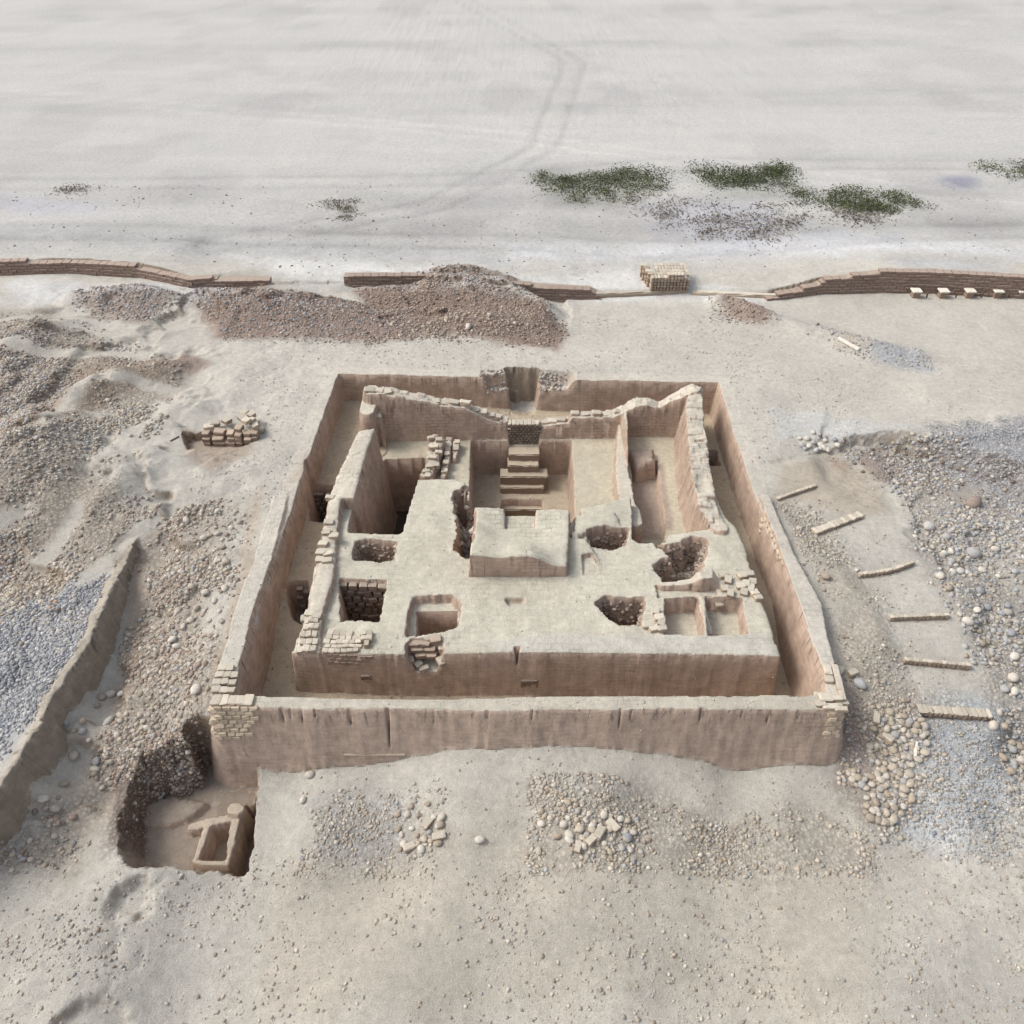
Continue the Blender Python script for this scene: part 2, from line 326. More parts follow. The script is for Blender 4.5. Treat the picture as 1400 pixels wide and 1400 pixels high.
# left inner wall
raise_poly(P([(490,588,.2),(512,586,.2),(502,615,.2),(493,645,.2),(484,679,.2),(466,681,.18),(462,715,-.02),(458,760,-.1),(456,790,0),(447,815,0),(440,842,-.05),(437,893,-.2),(403,892,-.24),(418,840,-.1),(427,800,-.05),(436,765,-.1),(443,715,-.02),(450,680,.0)]), 'inner_wall_left', batter=.09, rag=.03, rag2=.02, rough=.03)
# right inner wall
raise_path([at(951,534,.38), at(950,560,.3), at(953,600,.22), at(960,650,.1), at(968,690,-.02), at(985,720,-.15)], [.5,.6,.62,.62,.6,.5], 'inner_wall_right', batter=.12, rag=.05, rag2=.03, rough=.12, blocky=.10)
# divider between right platform and room
raise_path([at(849,576,-.85), at(849,600,-1.0), at(850,640,-.95), at(856,680,-.8), at(868,712,-.5)], [.22,.26,.4,.5,.5], 'partition_wall', batter=.08, rag=.05, rag2=.03, rough=.05)
# ruined brick ribs on the left platform
raise_path([at(598,602,-1.0), at(592,628,-1.05), at(583,650,-1.1)], [.45,.4,.35], 'brick_rib_a', batter=.06, rag=.08, rag2=.04, rough=.1, blocky=.15)
raise_path([at(614,600,-1.25), at(612,622,-1.28), at(606,652,-1.33)], [.2,.2,.2], 'brick_rib_b', batter=.06, rag=.05, rag2=.03, rough=.05, blocky=.1)
raise_path([at(624,604,-1.28), at(622,625,-1.3)], [.22,.2], 'brick_rib_b', batter=.06, rag=.06, rag2=.03, rough=.05, blocky=.1)
# block in the right room
raise_poly(P([(862,617,-1.0),(893,610,-.95),(897,628,-.95),(885,632,-1.05),(872,640,-1.15)]), 'collapsed_block', batter=.12, rag=.1, rag2=.06, rough=.15)

# altar block
AZ = .45
yA = at(642,790,PZ)[1]
xa0, xa1 = at(643,789,PZ)[0], at(774,791,PZ)[0]
ztl, ztr = zat(758, yA), zat(774, yA)
alt = np.array([(xa0, yA, ztl), (xa0 * .45 + xa1 * .55, yA, ztl - .04), (xa1, yA, ztr), (1.62, 16.4, ztr + .05), (1.75, 17.95, .1), (.72, 17.95, .12), (.66, 17.1, .1), (-.18, 17.1, .12), (-.22, 17.95, .15), (-1.15, 17.95, .2), (xa0 + .03, 16.4, .45)])
raise_poly(alt, 'altar', batter=.03, rag=.015, rag2=.008, rough=.03)
raise_poly(np.array([(-.2, 17.85, -.05), (.7, 17.85, -.05), (.7, 17.0, -.0), (-.2, 17.0, 0)]), 'altar', batter=.05, rag=.02, rough=.01)
raise_poly(P([(777,736,-.05),(800,735,-.05),(822,770,-.2),(818,786,-.22),(776,789,-.2)]), 'podium', batter=.3, rag=.05, rough=.03)
cut_poly(P([(797,765,PZ+.02),(808,762,PZ+.02),(818,775,PZ+.02),(815,786,PZ+.02),(798,787,PZ+.02)]), batter=.15, rag=.04, rough=.02)
raise_poly(P([(785,700,-.1),(840,702,-.12),(850,722,-.2),(800,726,-.1),(785,735,-.05)]), 'podium', batter=.3, rag=.1, rag2=.04, rough=.06)

# pits broken into the podium
def pit(pts, z, **k): 
    kk = dict(batter=.07, rag=.06, rag2=.04, rough=.12); kk.update(k)
    q = P([(p[0], p[1]) for p in pts], PZ); q[:, 2] = z; kk.setdefault('inset', kk['batter'] * (PZ - z) * .8); cut_poly(q, **kk)
pit([(486,742),(500,739),(541,742),(538,766),(520,769),(484,765)], -1.5, batter=.16)
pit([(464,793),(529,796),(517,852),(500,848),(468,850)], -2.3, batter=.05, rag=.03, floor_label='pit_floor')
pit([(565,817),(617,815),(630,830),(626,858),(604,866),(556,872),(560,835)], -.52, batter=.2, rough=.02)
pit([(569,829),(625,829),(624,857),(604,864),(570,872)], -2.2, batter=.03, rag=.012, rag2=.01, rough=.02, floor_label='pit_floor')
pit([(817,826),(828,819),(880,820),(877,855),(850,853),(834,848)], -1.7, batter=.14, rag=.1)
pit([(803,728),(820,724),(856,726),(852,746),(835,753),(806,748)], -1.4, batter=.14, rag=.1)
pit([(893,742),(915,748),(932,745),(946,737),(962,742),(964,765),(958,782),(930,795),(908,796),(895,780),(892,775),(905,768),(920,765),(908,752),(896,750)], -1.2, batter=.25, rag=.14, rag2=.06)
pit([(622,672),(634,668),(645,690),(646,730),(642,765),(634,762),(620,752),(626,730),(622,700)], -1.6, batter=.12, rag=.12, rag2=.08, rough=.3)
pit([(694,822),(716,821),(714,827),(698,828)], PZ - .08, batter=.5, rag=.05, rough=.02)
# small rooms at the right front
pit([(896,803),(976,803),(980,815),(900,818)], PZ - .05, batter=.2, rag=.02, rough=.02)
pit([(909,822),(957,817),(962,870),(908,868)], PZ - .55, batter=.05, rag=.02, rag2=.01, rough=.02)
pit([(964,817),(1013,820),(1022,868),(968,870)], PZ - .5, batter=.05, rag=.02, rag2=.01, rough=.02)
raise_path([at(958,815,PZ+.02), at(963,840,PZ-.02), at(969,864,PZ-.2)], [.16,.2,.2], 'partition_wall_front', batter=.06, rag=.02, rag2=.01, rough=.02)
raise_path([at(905,799,PZ+.12), at(930,797,PZ+.15), at(945,795,PZ+.2), at(958,786,PZ+.45), at(974,784,PZ+.42), at(983,797,PZ+.1)], [.14,.16,.2,.3,.35,.3], 'low_wall', batter=.07, rag=.03, rag2=.02, rough=.04)
# slope at the front edge of the podium
pit([(556,884),(562,877),(604,880),(607,893),(592,915),(560,915)], -.9, batter=.25, rag=.1, rough=.12)
pit([(702,886),(710,886),(708,900),(705,900)], -.75, batter=.05, rag=.03, rough=.02)
def holec(pts, zf, **k):
    kk = dict(batter=.05, rag=.03, rag2=.02, rough=.05, floor_label='pit_floor'); kk.update(k)
    cut_poly(P(pts, -1.25) + np.array([0, 0, zf + 1.25]), **kk)
holec([(431,668),(457,670),(453,715),(425,712)], -2.6)
holec([(398,803),(418,796),(420,830),(410,842),(399,836)], -2.3, batter=.1, rag=.1)
holec([(966,613),(979,613),(984,632),(970,632)], -2.4)
holec([(712,935),(736,935),(736,960),(712,960)], -1.75)

# entrance notch through the rear perimeter wall
yb = at(715, 515, 0)[1]
cutw([(at(697,530,0)[0] - .03, yb - .6), (at(733,530,0)[0] + .03, yb - .6), (at(733,530,0)[0] + .0, yb + .46), (at(697,530,0)[0] - .0, yb + .48)], -1.35, batter=.16, rag=.12, rag2=.06, rough=.2)
cutw([(at(662,530,0)[0], yb - .4), (at(697,530,0)[0], yb - .4), (at(697,530,0)[0], yb + .2), (at(664,530,0)[0], yb + .1)], -.55, batter=.2, rag=.06, rag2=.03, rough=.05)
cutw([(at(733,530,0)[0], yb - .4), (at(772,530,0)[0], yb - .4), (at(776,520,0)[0], yb + .1), (at(733,530,0)[0], yb + .2)], -.5, batter=.8, rag=.1, rag2=.05, rough=.1)
# labels for the perimeter walls and the rear
def strip(path, width, name, only=(0,)):
    path = np.array(path); w = window(path, width + .1)
    bd, _, _ = path_f(path, X[w], Y[w], np.ones(len(path)))
    cur = L[w]; ok = np.isin(cur, [lab(n) if isinstance(n, str) else n for n in only])
    L[w] = np.where((bd < width) & ok, lab(name), cur)
strip([(a[0], a[1] + .18, 0) for a in (at(462,511,0), at(700,516,0), at(982,523,0))], .3, 'perimeter_wall_rear')
strip([(a[0] - .18, a[1], 0) for a in (at(462,511,0), at(393,700,0), at(341,860,0), at(322,948,0))], .3, 'perimeter_wall_left')
strip([(a[0] + .15, a[1], 0) for a in (at(982,522,0), at(1036,680,0), at(1103,858,0), at(1122,912,0))], .3, 'perimeter_wall_right')

# ------------------------------------------------------------------ soil colours (albedo)
SAND = np.array([.49,.467,.415]); PALE = np.array([.50,.50,.49]); BROWN = np.array([.33,.26,.20]); PINK = np.array([.31,.235,.195])
BLUE = np.array([.33,.355,.40]); GREY = np.array([.42,.425,.42]); OCHRE = np.array([.42,.345,.26]); DARK = np.array([.16,.13,.115]); PALEBLUE = np.array([.50,.53,.55])
C = np.ones(Z.shape + (3,)) * SAND; GR = np.zeros(Z.shape)
def cob(pts, z, amt=1.0, feather=.5):
    q = P(pts, z); w = window(q, feather * 2 + .5)
    d = psdf(q, X[w], Y[w]) + feather * (R1[w] + RB[w])
    GR[w] = np.maximum(GR[w], sm(-feather, feather, d) * amt * sm(-.9, .3, RB[w] + .6 * R1[w]))
n1 = fbm(X, Y, 1.6, 4, 80)[..., None]; n2 = fbm(X, Y, .35, 3, 90)[..., None]
C = C * (1 + .10 * n1 + .07 * n2)
stk = fbm(X / 7, Y, .9, 4, 120) * sm(31, 36, Y); C *= (1 + .27 * stk + .12 * fbm(X, Y, 9, 4, 160) * sm(33, 38, Y))[..., None]
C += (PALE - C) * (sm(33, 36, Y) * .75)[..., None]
def paint(pts, c, feather=.4, amt=1.0, z=0.0, rag=.6, only=None):
    q = P(pts, z); w = window(q, feather * 2 + .5); x, y = X[w], Y[w]
    d = psdf(q, x, y) + rag * feather * (R1[w] + RB[w]) * 1.3
    t = (sm(-feather, feather, d) * amt)[..., None]
    if only: t = t * (L[w] == lab(only))[..., None]
    C[w] = C[w] * (1 - t) + np.array(c) * (1 + .15 * n1[w] + .12 * n2[w]) * t
# left slopes
paint([(-60,420),(60,430),(150,470),(250,480),(230,520),(120,560),(60,620),(120,640),(180,700),(150,760),(60,820),(-60,860)], (.40,.34,.275), .8, .7, .4)
paint([(90,400),(190,395),(240,410),(200,440),(130,430)], PINK, .4, .7)
paint([(100,500),(170,480),(240,485),(200,510),(110,560),(60,600),(20,620)], BROWN, .4, .75, .4)
paint([(220,490),(250,485),(285,495),(260,505)], PINK, .2, .8, .1)
paint([(-60,830),(60,800),(130,770),(150,790),(120,860),(60,930),(0,1020),(-60,1080)], BLUE, .35, .95, 0)
paint([(0,770),(60,760),(110,790),(60,800),(0,820)], OCHRE, .3, .35, 0)
paint([(190,740),(300,680),(330,700),(300,800),(270,940),(200,1050),(60,1160),(-20,1166),(110,1010),(150,930),(180,850)], (.42,.36,.295), .6, .7, -.6)
paint([(185,760),(205,780),(195,900),(150,960),(170,860)], BROWN, .25, .7, -.8)
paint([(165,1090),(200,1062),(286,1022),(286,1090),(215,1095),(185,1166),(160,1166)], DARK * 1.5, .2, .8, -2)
paint([(250,590),(350,595),(345,620),(290,650),(250,630)], BROWN, .2, .7, 0)
paint([(340,690),(360,660),(345,760),(320,880),(300,930),(290,900),(318,800)], OCHRE, .15, .55, 0)
# rear mounds
paint([(262,390),(330,385),(420,400),(520,410),(575,430),(560,455),(500,460),(420,455),(290,450)], PINK, .35, .95, .3)
paint([(480,380),(560,372),(640,374),(700,390),(755,415),(775,440),(765,462),(680,450),(600,440),(540,435)], (.29,.22,.18), .35, .95, .6)
paint([(975,412),(1005,408),(1050,440),(1040,448),(1000,435)], PINK * .9, .2, .85)
paint([(1190,470),(1230,480),(1270,510),(1230,505),(1190,485)], BLUE, .3, .7)
paint([(1130,450),(1160,455),(1190,480),(1150,480)], OCHRE, .3, .35)
# right
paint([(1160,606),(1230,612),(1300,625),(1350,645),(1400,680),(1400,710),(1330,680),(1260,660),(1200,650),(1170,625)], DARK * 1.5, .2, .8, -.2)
paint([(1270,585),(1400,570),(1500,580),(1500,700),(1400,670),(1330,640),(1280,610)], (.38,.385,.40), .5, .85, .3)
paint([(1220,650),(1300,660),(1420,720),(1500,800),(1500,1060),(1400,1050),(1370,980),(1330,900),(1290,820),(1250,760),(1230,700)], (.40,.375,.335), .5, .8, -.9)
paint([(1060,640),(1150,610),(1200,640),(1210,700),(1150,700),(1080,690)], (.43,.37,.29), .4, .7, -.3)
paint([(1130,625),(1170,625),(1160,645),(1130,640)], PINK, .2, .6, -.3)
paint([(1060,700),(1100,740),(1180,800),(1220,900),(1250,990),(1200,1000),(1160,940),(1130,830)], (.44,.395,.325), .4, .7, -.6)
paint([(1150,990),(1220,970),(1260,1000),(1240,1100),(1190,1140),(1160,1090)], (.37,.33,.29), .35, .8, -1.8)
paint([(1230,1010),(1320,990),(1380,1050),(1400,1150),(1300,1160),(1220,1130)], PALEBLUE, .5, .8, -1.8)
paint([(1060,560),(1180,575),(1260,590),(1180,600),(1070,600)], PALEBLUE, .4, .4, 0)
paint([(1150,960),(1175,1000),(1190,1060),(1150,1055)], (.36,.30,.27), .2, .8, -1.3)
# front sand
paint([(500,1120),(700,1100),(900,1120),(1150,1110),(1190,1160),(1190,1400),(300,1400),(360,1170)], (.44,.40,.335), .7, .65, -1.9)
paint([(440,1090),(560,1090),(560,1166),(430,1166)], (.40,.41,.42), .5, .5, -2)
# far desert
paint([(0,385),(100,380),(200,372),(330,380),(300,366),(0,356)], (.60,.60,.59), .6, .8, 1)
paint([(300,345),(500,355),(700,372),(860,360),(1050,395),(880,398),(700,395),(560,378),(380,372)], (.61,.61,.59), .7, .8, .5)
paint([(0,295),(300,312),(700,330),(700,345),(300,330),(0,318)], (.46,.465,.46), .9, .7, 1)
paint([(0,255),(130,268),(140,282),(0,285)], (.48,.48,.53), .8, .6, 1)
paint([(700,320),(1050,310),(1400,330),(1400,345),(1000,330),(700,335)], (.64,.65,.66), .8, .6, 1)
paint([(880,262),(1040,270),(1080,300),(1020,320),(900,300)], (.44,.45,.50), 1.2, .6, 1)
paint([(1200,345),(1380,350),(1380,365),(1230,362)], (.42,.44,.48), .8, .6, 1)
paint([(1100,300),(1230,315),(1230,325),(1090,318)], (.42,.44,.48), .8, .5, 1)
paint([(1290,236),(1335,240),(1325,252),(1300,250)], (.28,.29,.36), .6, .8, 1)
paint([(730,225),(900,235),(880,262),(800,265),(750,248)], (.36,.36,.31), 1.2, .7, 1)
paint([(935,225),(1090,240),(1070,262),(980,255)], (.34,.35,.31), 1.2, .7, 1)
paint([(1090,255),(1250,270),(1250,290),(1150,285)], (.42,.42,.38), .8, .6, 1)
for pth, amt in (([(-60, 47), (-30, 43.5), (-8, 44), (10, 47), (30, 46), (70, 50)], .10), ([(-80, 70), (-30, 60), (0, 52), (22, 42), (45, 38)], -.08), ([(-70, 38.5), (-20, 37.3), (0, 36.6), (8, 36.2), (30, 37.5), (70, 39)], .12),
                 ([(-10, 110), (5, 70), (2, 50), (-4, 41), (-14, 36)], .09), ([(-90, 95), (-20, 84), (50, 92), (110, 80)], .10)):
    pp_ = np.array([(a, b, 0) for a, b in pth], float); w = window(pp_, 3); bd, _, _ = path_f(pp_, X[w], Y[w], np.ones(len(pp_)))
    bd = bd + .25 * RB[w]; k = np.exp(-((bd - .8) / .28) ** 2); C[w] *= (1 - amt * k * (1 + .8 * RB[w]))[..., None]; Z[w] -= .03 * k * np.sign(amt)
blo = fbm(X, Y, 5.5, 4, 170); C[:] = C * (1 - .08 * (sm(.12, .3, blo) * sm(34, 38, Y))[..., None] * np.array([.9, .95, .8]))
# wheel ruts and sweep marks on the far plain
for k, (yy, amp) in enumerate([(36.4, .06), (37.6, .10), (38.3, .09), (41.2, .08), (42.0, .08), (46, .06), (58, .08), (61, .07), (76, .08), (92, .08)]):
    band = np.exp(-((Y - yy - .03 * X - .5 * np.sin(X / 9 + k)) / (.35 + .02 * yy)) ** 2) * (Y > YWALL + 1)
    C *= (1 - amp * band * (1 + RB))[..., None]
for q, z, a in [([(-80,420),(60,420),(170,470),(250,490),(200,540),(140,600),(170,660),(200,700),(150,760),(60,830),(-80,880)],.4,1),([(-80,850),(60,805),(140,775),(150,800),(110,880),(70,930),(0,1010),(-80,1110)],0,1),
  ([(190,740),(300,690),(340,720),(315,830),(285,950),(240,1040),(150,1100),(40,1180),(-60,1180),(110,1040),(160,940),(190,840)],-.7,.8),([(265,392),(330,385),(420,398),(540,415),(570,440),(500,462),(400,460),(300,452)],.3,1),
  ([(480,385),(570,376),(640,374),(700,388),(755,415),(778,440),(765,462),(680,458),(560,455),(500,455),(520,430)],.4,1),([(1220,670),(1300,665),(1420,720),(1490,800),(1490,1000),(1400,1080),(1370,980),(1335,900),(1300,830),(1240,760)],-.9,1),
  ([(1270,580),(1400,570),(1490,580),(1490,710),(1400,670),(1320,630)],.3,1),([(1150,600),(1280,600),(1400,650),(1420,720),(1330,690),(1240,660),(1190,650)],-.1,.9),([(1060,700),(1120,720),(1200,800),(1240,900),(1260,980),(1200,990),(1150,900),(1110,800)],-.6,.6),
  ([(1150,1000),(1230,975),(1300,990),(1280,1080),(1230,1140),(1170,1150),(1150,1060)],-1.8,.9),([(1220,1020),(1330,1000),(1400,1080),(1420,1180),(1250,1170)],-1.8,.6),([(420,1110),(560,1080),(620,1110),(600,1180),(420,1200)],-2,.7),
  ([(720,1090),(800,1075),(880,1100),(1000,1130),(1180,1110),(1200,1190),(720,1200)],-1.9,.8),([(90,400),(200,393),(250,420),(200,440),(120,430)],0,.9),([(160,1080),(230,1050),(286,1020),(286,1090),(210,1100),(180,1180),(140,1180)],-2.2,1)]: cob(q, z, a * (.9 if q[0] in ((-80,850),(1270,580)) else .55))
TRK = np.zeros(Z.shape)
for pth, wd in [([G(70,590,0,.5), G(88,552,0,.5), G(125,520,0,.4), G(180,518,0,.3), G(260,530,0,.1), G(380,545,0,0)], .35), ([G(-40,470,0,.5), G(60,478,0,.5), G(140,475,0,.3), G(240,468,0,.2), G(330,490,0,0)], .4), ([G(-40,445,0,.5), G(30,428,0,.4), G(100,445,0,.3), G(200,455,0,.2)], .28),
      ([G(150,595,0,.3), G(200,615,0,.2), G(250,645,0,.1), G(300,665,0,0)], .3), ([G(300,670,0,0), G(240,690,0,0), G(190,722,0,0), G(150,760,0,0), G(115,790,0,0)], .28), ([G(50,760,0,.1), G(90,720,0,.2), G(110,690,0,.3)], .25),
      ([G(130,640,0,.3), G(170,600,0,.3), G(220,560,0,.2)], .22), ([G(-20,720,0,.3), G(40,700,0,.3)], .35)]:
    pp_ = np.array(pth); w = window(pp_, 1.5); bd, _, _ = path_f(pp_, X[w], Y[w], np.ones(len(pp_)))
    TRK[w] = np.maximum(TRK[w], sm(wd * 1.5, wd * .4, bd + .18 * R1[w] + .12 * RB[w]))
C += (SAND * (1 + .08 * n1) - C) * (TRK * .85)[..., None]; GR *= (1 - .9 * TRK)
# interiors
def lpaint(names, c, n=.10):
    m = np.isin(L, [lab(q) for q in names])
    C[m] = (np.array(c) * (1 + n * n1 + .08 * n2))[m]
lpaint(['corridor_floor'], (.49,.415,.31)); lpaint(['podium', 'altar'], (.55,.52,.43)); lpaint(['rear_platform'], (.53,.485,.38)); lpaint(['hall_floor'], (.46,.39,.30))
lpaint(['inner_wall_left', 'inner_wall_rear_left', 'inner_wall_rear_right', 'inner_wall_north_west', 'inner_wall_right', 'partition_wall', 'partition_wall_front', 'low_wall', 'brick_rib_a', 'brick_rib_b'], (.57,.525,.44))
lpaint(['perimeter_wall_front'], (.51,.475,.40)); lpaint(['perimeter_wall_left', 'perimeter_wall_right', 'perimeter_wall_rear'], (.54,.505,.44))
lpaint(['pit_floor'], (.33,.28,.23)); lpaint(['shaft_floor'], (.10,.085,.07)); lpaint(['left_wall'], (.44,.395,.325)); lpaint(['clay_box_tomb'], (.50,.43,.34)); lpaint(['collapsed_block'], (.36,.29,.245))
paint([(400,700),(440,640),(480,560),(500,550),(480,640),(455,690)], (.45,.37,.28), .15, .5, -1.2)
paint([(650,880),(760,868),(1040,868),(1066,893),(700,890)], (.50,.485,.445), .15, .6, -.25, only='podium')
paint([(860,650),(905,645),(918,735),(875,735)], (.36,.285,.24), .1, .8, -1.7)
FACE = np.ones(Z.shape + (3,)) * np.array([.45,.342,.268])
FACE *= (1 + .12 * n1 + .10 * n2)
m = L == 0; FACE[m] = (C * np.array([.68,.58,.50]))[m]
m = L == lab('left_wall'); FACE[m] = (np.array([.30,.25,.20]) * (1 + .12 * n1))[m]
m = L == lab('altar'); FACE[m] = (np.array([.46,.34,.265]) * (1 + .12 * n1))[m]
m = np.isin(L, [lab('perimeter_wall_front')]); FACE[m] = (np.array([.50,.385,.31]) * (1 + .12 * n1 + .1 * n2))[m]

# ------------------------------------------------------------------ materials
def mat_base(name, rough=.95):
    m = bpy.data.materials.new(name); m.use_nodes = True; nt = m.node_tree
    b = nt.nodes['Principled BSDF']; b.inputs['Roughness'].default_value = rough
    b.inputs['Specular IOR Level'].default_value = .15
    return m, nt, b
def N(nt, t, **k):
    n = nt.nodes.new(t)
    for a, b in k.items(): setattr(n, a, b)
    return n
def noise(nt, vec, scale, detail=4, rough=.6, out=0):
    n = N(nt, 'ShaderNodeTexNoise'); n.inputs['Scale'].default_value = scale; n.inputs['Detail'].default_value = detail
    n.inputs['Roughness'].default_value = rough; nt.links.new(vec, n.inputs['Vector']); return n.outputs[out]
def mapr(nt, v, a, b, c, d):
    n = N(nt, 'ShaderNodeMapRange'); nt.links.new(v, n.inputs[0])
    for i, x in enumerate((a, b, c, d)): n.inputs[1 + i].default_value = x
    return n.outputs[0]
def mul(nt, colr, fac):
    n = N(nt, 'ShaderNodeVectorMath', operation='SCALE'); nt.links.new(colr, n.inputs[0]); nt.links.new(fac, n.inputs['Scale']); return n.outputs[0]
def math_(nt, op, a, b):
    n = N(nt, 'ShaderNodeMath', operation=op)
    for i, v in enumerate((a, b)):
        if hasattr(v, 'links'): nt.links.new(v, n.inputs[i])
        else: n.inputs[i].default_value = v
    return n.outputs[0]
def terrain_mat():
    m, nt, b = mat_base('mud_and_sand'); l = nt.links.new
    tc = N(nt, 'ShaderNodeNewGeometry'); pos = tc.outputs['Position']
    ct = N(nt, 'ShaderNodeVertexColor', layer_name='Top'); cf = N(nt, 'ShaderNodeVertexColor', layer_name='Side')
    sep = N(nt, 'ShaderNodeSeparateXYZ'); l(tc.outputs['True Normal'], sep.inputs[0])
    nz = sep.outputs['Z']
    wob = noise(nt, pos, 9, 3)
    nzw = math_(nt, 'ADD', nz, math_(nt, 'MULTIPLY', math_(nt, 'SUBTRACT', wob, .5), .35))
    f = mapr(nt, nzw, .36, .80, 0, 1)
    # faces: bands of laid mud, damp streaks and chips
    mp = N(nt, 'ShaderNodeMapping'); mp.inputs['Scale'].default_value = (1.4, 1.4, 5); l(pos, mp.inputs[0])
    strata = noise(nt, mp.outputs[0], 2.2, 5, .65)
    mp2 = N(nt, 'ShaderNodeMapping'); mp2.inputs['Scale'].default_value = (5, 5, .5); l(pos, mp2.inputs[0])
    drip = noise(nt, mp2.outputs[0], 2.0, 4, .6)
    blot = noise(nt, pos, 2.6, 6, .7)
    side = mul(nt, cf.outputs[0], math_(nt, 'MULTIPLY', mapr(nt, blot, .3, .7, .78, 1.22), math_(nt, 'MULTIPLY', mapr(nt, strata, .3, .7, .90, 1.10), mapr(nt, drip, .3, .7, .95, 1.05))))
    fine = noise(nt, pos, 45, 3, .7); mid = noise(nt, pos, 6, 5, .65)
    vor = N(nt, 'ShaderNodeTexVoronoi'); vor.inputs['Scale'].default_value = 16; l(pos, vor.inputs['Vector'])
    speck = mapr(nt, vor.outputs['Distance'], .05, .16, .72, 1.0)
    sel = mapr(nt, mid, .5, .62, 0, 1)
    speck2 = math_(nt, 'ADD', math_(nt, 'MULTIPLY', speck, sel), math_(nt, 'SUBTRACT', 1.0, sel))
    top = mul(nt, ct.outputs[0], math_(nt, 'MULTIPLY', math_(nt, 'MULTIPLY', mapr(nt, fine, .3, .7, .76, 1.22), mapr(nt, mid, .3, .7, .86, 1.12)), speck2))
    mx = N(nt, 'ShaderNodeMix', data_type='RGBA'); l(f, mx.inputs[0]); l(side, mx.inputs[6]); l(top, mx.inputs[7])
    # packed cobbles too small to pick apart
    at_ = N(nt, 'ShaderNodeAttribute', attribute_name='Grav'); gv = at_.outputs['Fac']
    vc = N(nt, 'ShaderNodeTexVoronoi'); vc.inputs['Scale'].default_value = 11; l(pos, vc.inputs['Vector'])
    vs = N(nt, 'ShaderNodeSeparateColor'); l(vc.outputs['Color'], vs.inputs[0])
    cellk = math_(nt, 'MULTIPLY', mapr(nt, vs.outputs[0], 0, 1, .72, 1.25), mapr(nt, vc.outputs['Distance'], .25, .62, 1.05, .45))
    kk = math_(nt, 'ADD', math_(nt, 'MULTIPLY', cellk, gv), math_(nt, 'SUBTRACT', 1.0, gv))
    # worn brick joints, on tops and faces, where the plaster has gone
    ab = N(nt, 'ShaderNodeAttribute', attribute_name='Brk').outputs['Fac']
    wv = N(nt, 'ShaderNodeVectorMath', operation='SCALE'); l(noise(nt, pos, 4, 3, out=1), wv.inputs[0]); wv.inputs['Scale'].default_value = .09
    pw = N(nt, 'ShaderNodeVectorMath', operation='ADD'); l(pos, pw.inputs[0]); l(wv.outputs[0], pw.inputs[1])
    sx_ = N(nt, 'ShaderNodeSeparateXYZ'); l(pw.outputs[0], sx_.inputs[0])
    cf_ = N(nt, 'ShaderNodeCombineXYZ'); l(math_(nt, 'ADD', sx_.outputs['X'], sx_.outputs['Y']), cf_.inputs[0]); l(sx_.outputs['Z'], cf_.inputs[1])
    def bricks(vec, w_, h_):
        bt = N(nt, 'ShaderNodeTexBrick'); l(vec, bt.inputs['Vector']); bt.inputs['Scale'].default_value = 1; bt.inputs['Mortar Size'].default_value = .012
        bt.inputs['Mortar Smooth'].default_value = .4; bt.inputs['Brick Width'].default_value = w_; bt.inputs['Row Height'].default_value = h_
        bt.inputs['Color1'].default_value = (.94, .94, .94, 1); bt.inputs['Color2'].default_value = (1.05, 1.05, 1.05, 1); bt.inputs['Mortar'].default_value = (.58, .58, .58, 1)
        sc_ = N(nt, 'ShaderNodeSeparateColor'); l(bt.outputs['Color'], sc_.inputs[0]); return sc_.outputs[0]
    bt_ = bricks(pw.outputs[0], .30, .19); bf_ = bricks(cf_.outputs[0], .30, .125)
    bk = math_(nt, 'ADD', math_(nt, 'MULTIPLY', bt_, f), math_(nt, 'MULTIPLY', bf_, math_(nt, 'SUBTRACT', 1.0, f)))
    bm_ = math_(nt, 'MULTIPLY', ab, mapr(nt, noise(nt, pos, .9, 4, .6), .46, .60, .12, 1))
    bk2 = math_(nt, 'ADD', 1.0, math_(nt, 'MULTIPLY', math_(nt, 'SUBTRACT', bk, 1.0), bm_))
    kk = math_(nt, 'MULTIPLY', kk, bk2)
    # run-off streaks below the wall tops
    mp3 = N(nt, 'ShaderNodeMapping'); mp3.inputs['Scale'].default_value = (1, 1, .06); l(pos, mp3.inputs[0])
    stk = mapr(nt, noise(nt, mp3.outputs[0], 7, 3, .6), .56, .64, 0, 1)
    sp2 = N(nt, 'ShaderNodeSeparateXYZ'); l(pos, sp2.inputs[0])
    zm = mapr(nt, math_(nt, 'ADD', sp2.outputs['Z'], math_(nt, 'MULTIPLY', noise(nt, mp3.outputs[0], 3, 2), .5)), -.35, .05, 0, 1)
    stf = math_(nt, 'MULTIPLY', math_(nt, 'MULTIPLY', stk, zm), math_(nt, 'SUBTRACT', 1.0, f))
    kk = math_(nt, 'MULTIPLY', kk, math_(nt, 'SUBTRACT', 1.0, math_(nt, 'MULTIPLY', stf, .45)))
    l(mul(nt, mx.outputs[2], kk), b.inputs['Base Color'])
    vb = math_(nt, 'MULTIPLY', math_(nt, 'SUBTRACT', .6, vc.outputs['Distance']), math_(nt, 'MULTIPLY', gv, 1.6))
    h = math_(nt, 'ADD', math_(nt, 'MULTIPLY', noise(nt, pos, 20, 6, .75), .9), math_(nt, 'ADD', math_(nt, 'ADD', vb, math_(nt, 'MULTIPLY', bk2, .5)), math_(nt, 'ADD', math_(nt, 'MULTIPLY', strata, .35), math_(nt, 'MULTIPLY', noise(nt, pos, 70, 3, .7), .35))))
    bp = N(nt, 'ShaderNodeBump'); bp.inputs['Strength'].default_value = .75; bp.inputs['Distance'].default_value = .05
    l(h, bp.inputs['Height']); l(bp.outputs[0], b.inputs['Normal'])
    return m
M_T = terrain_mat()
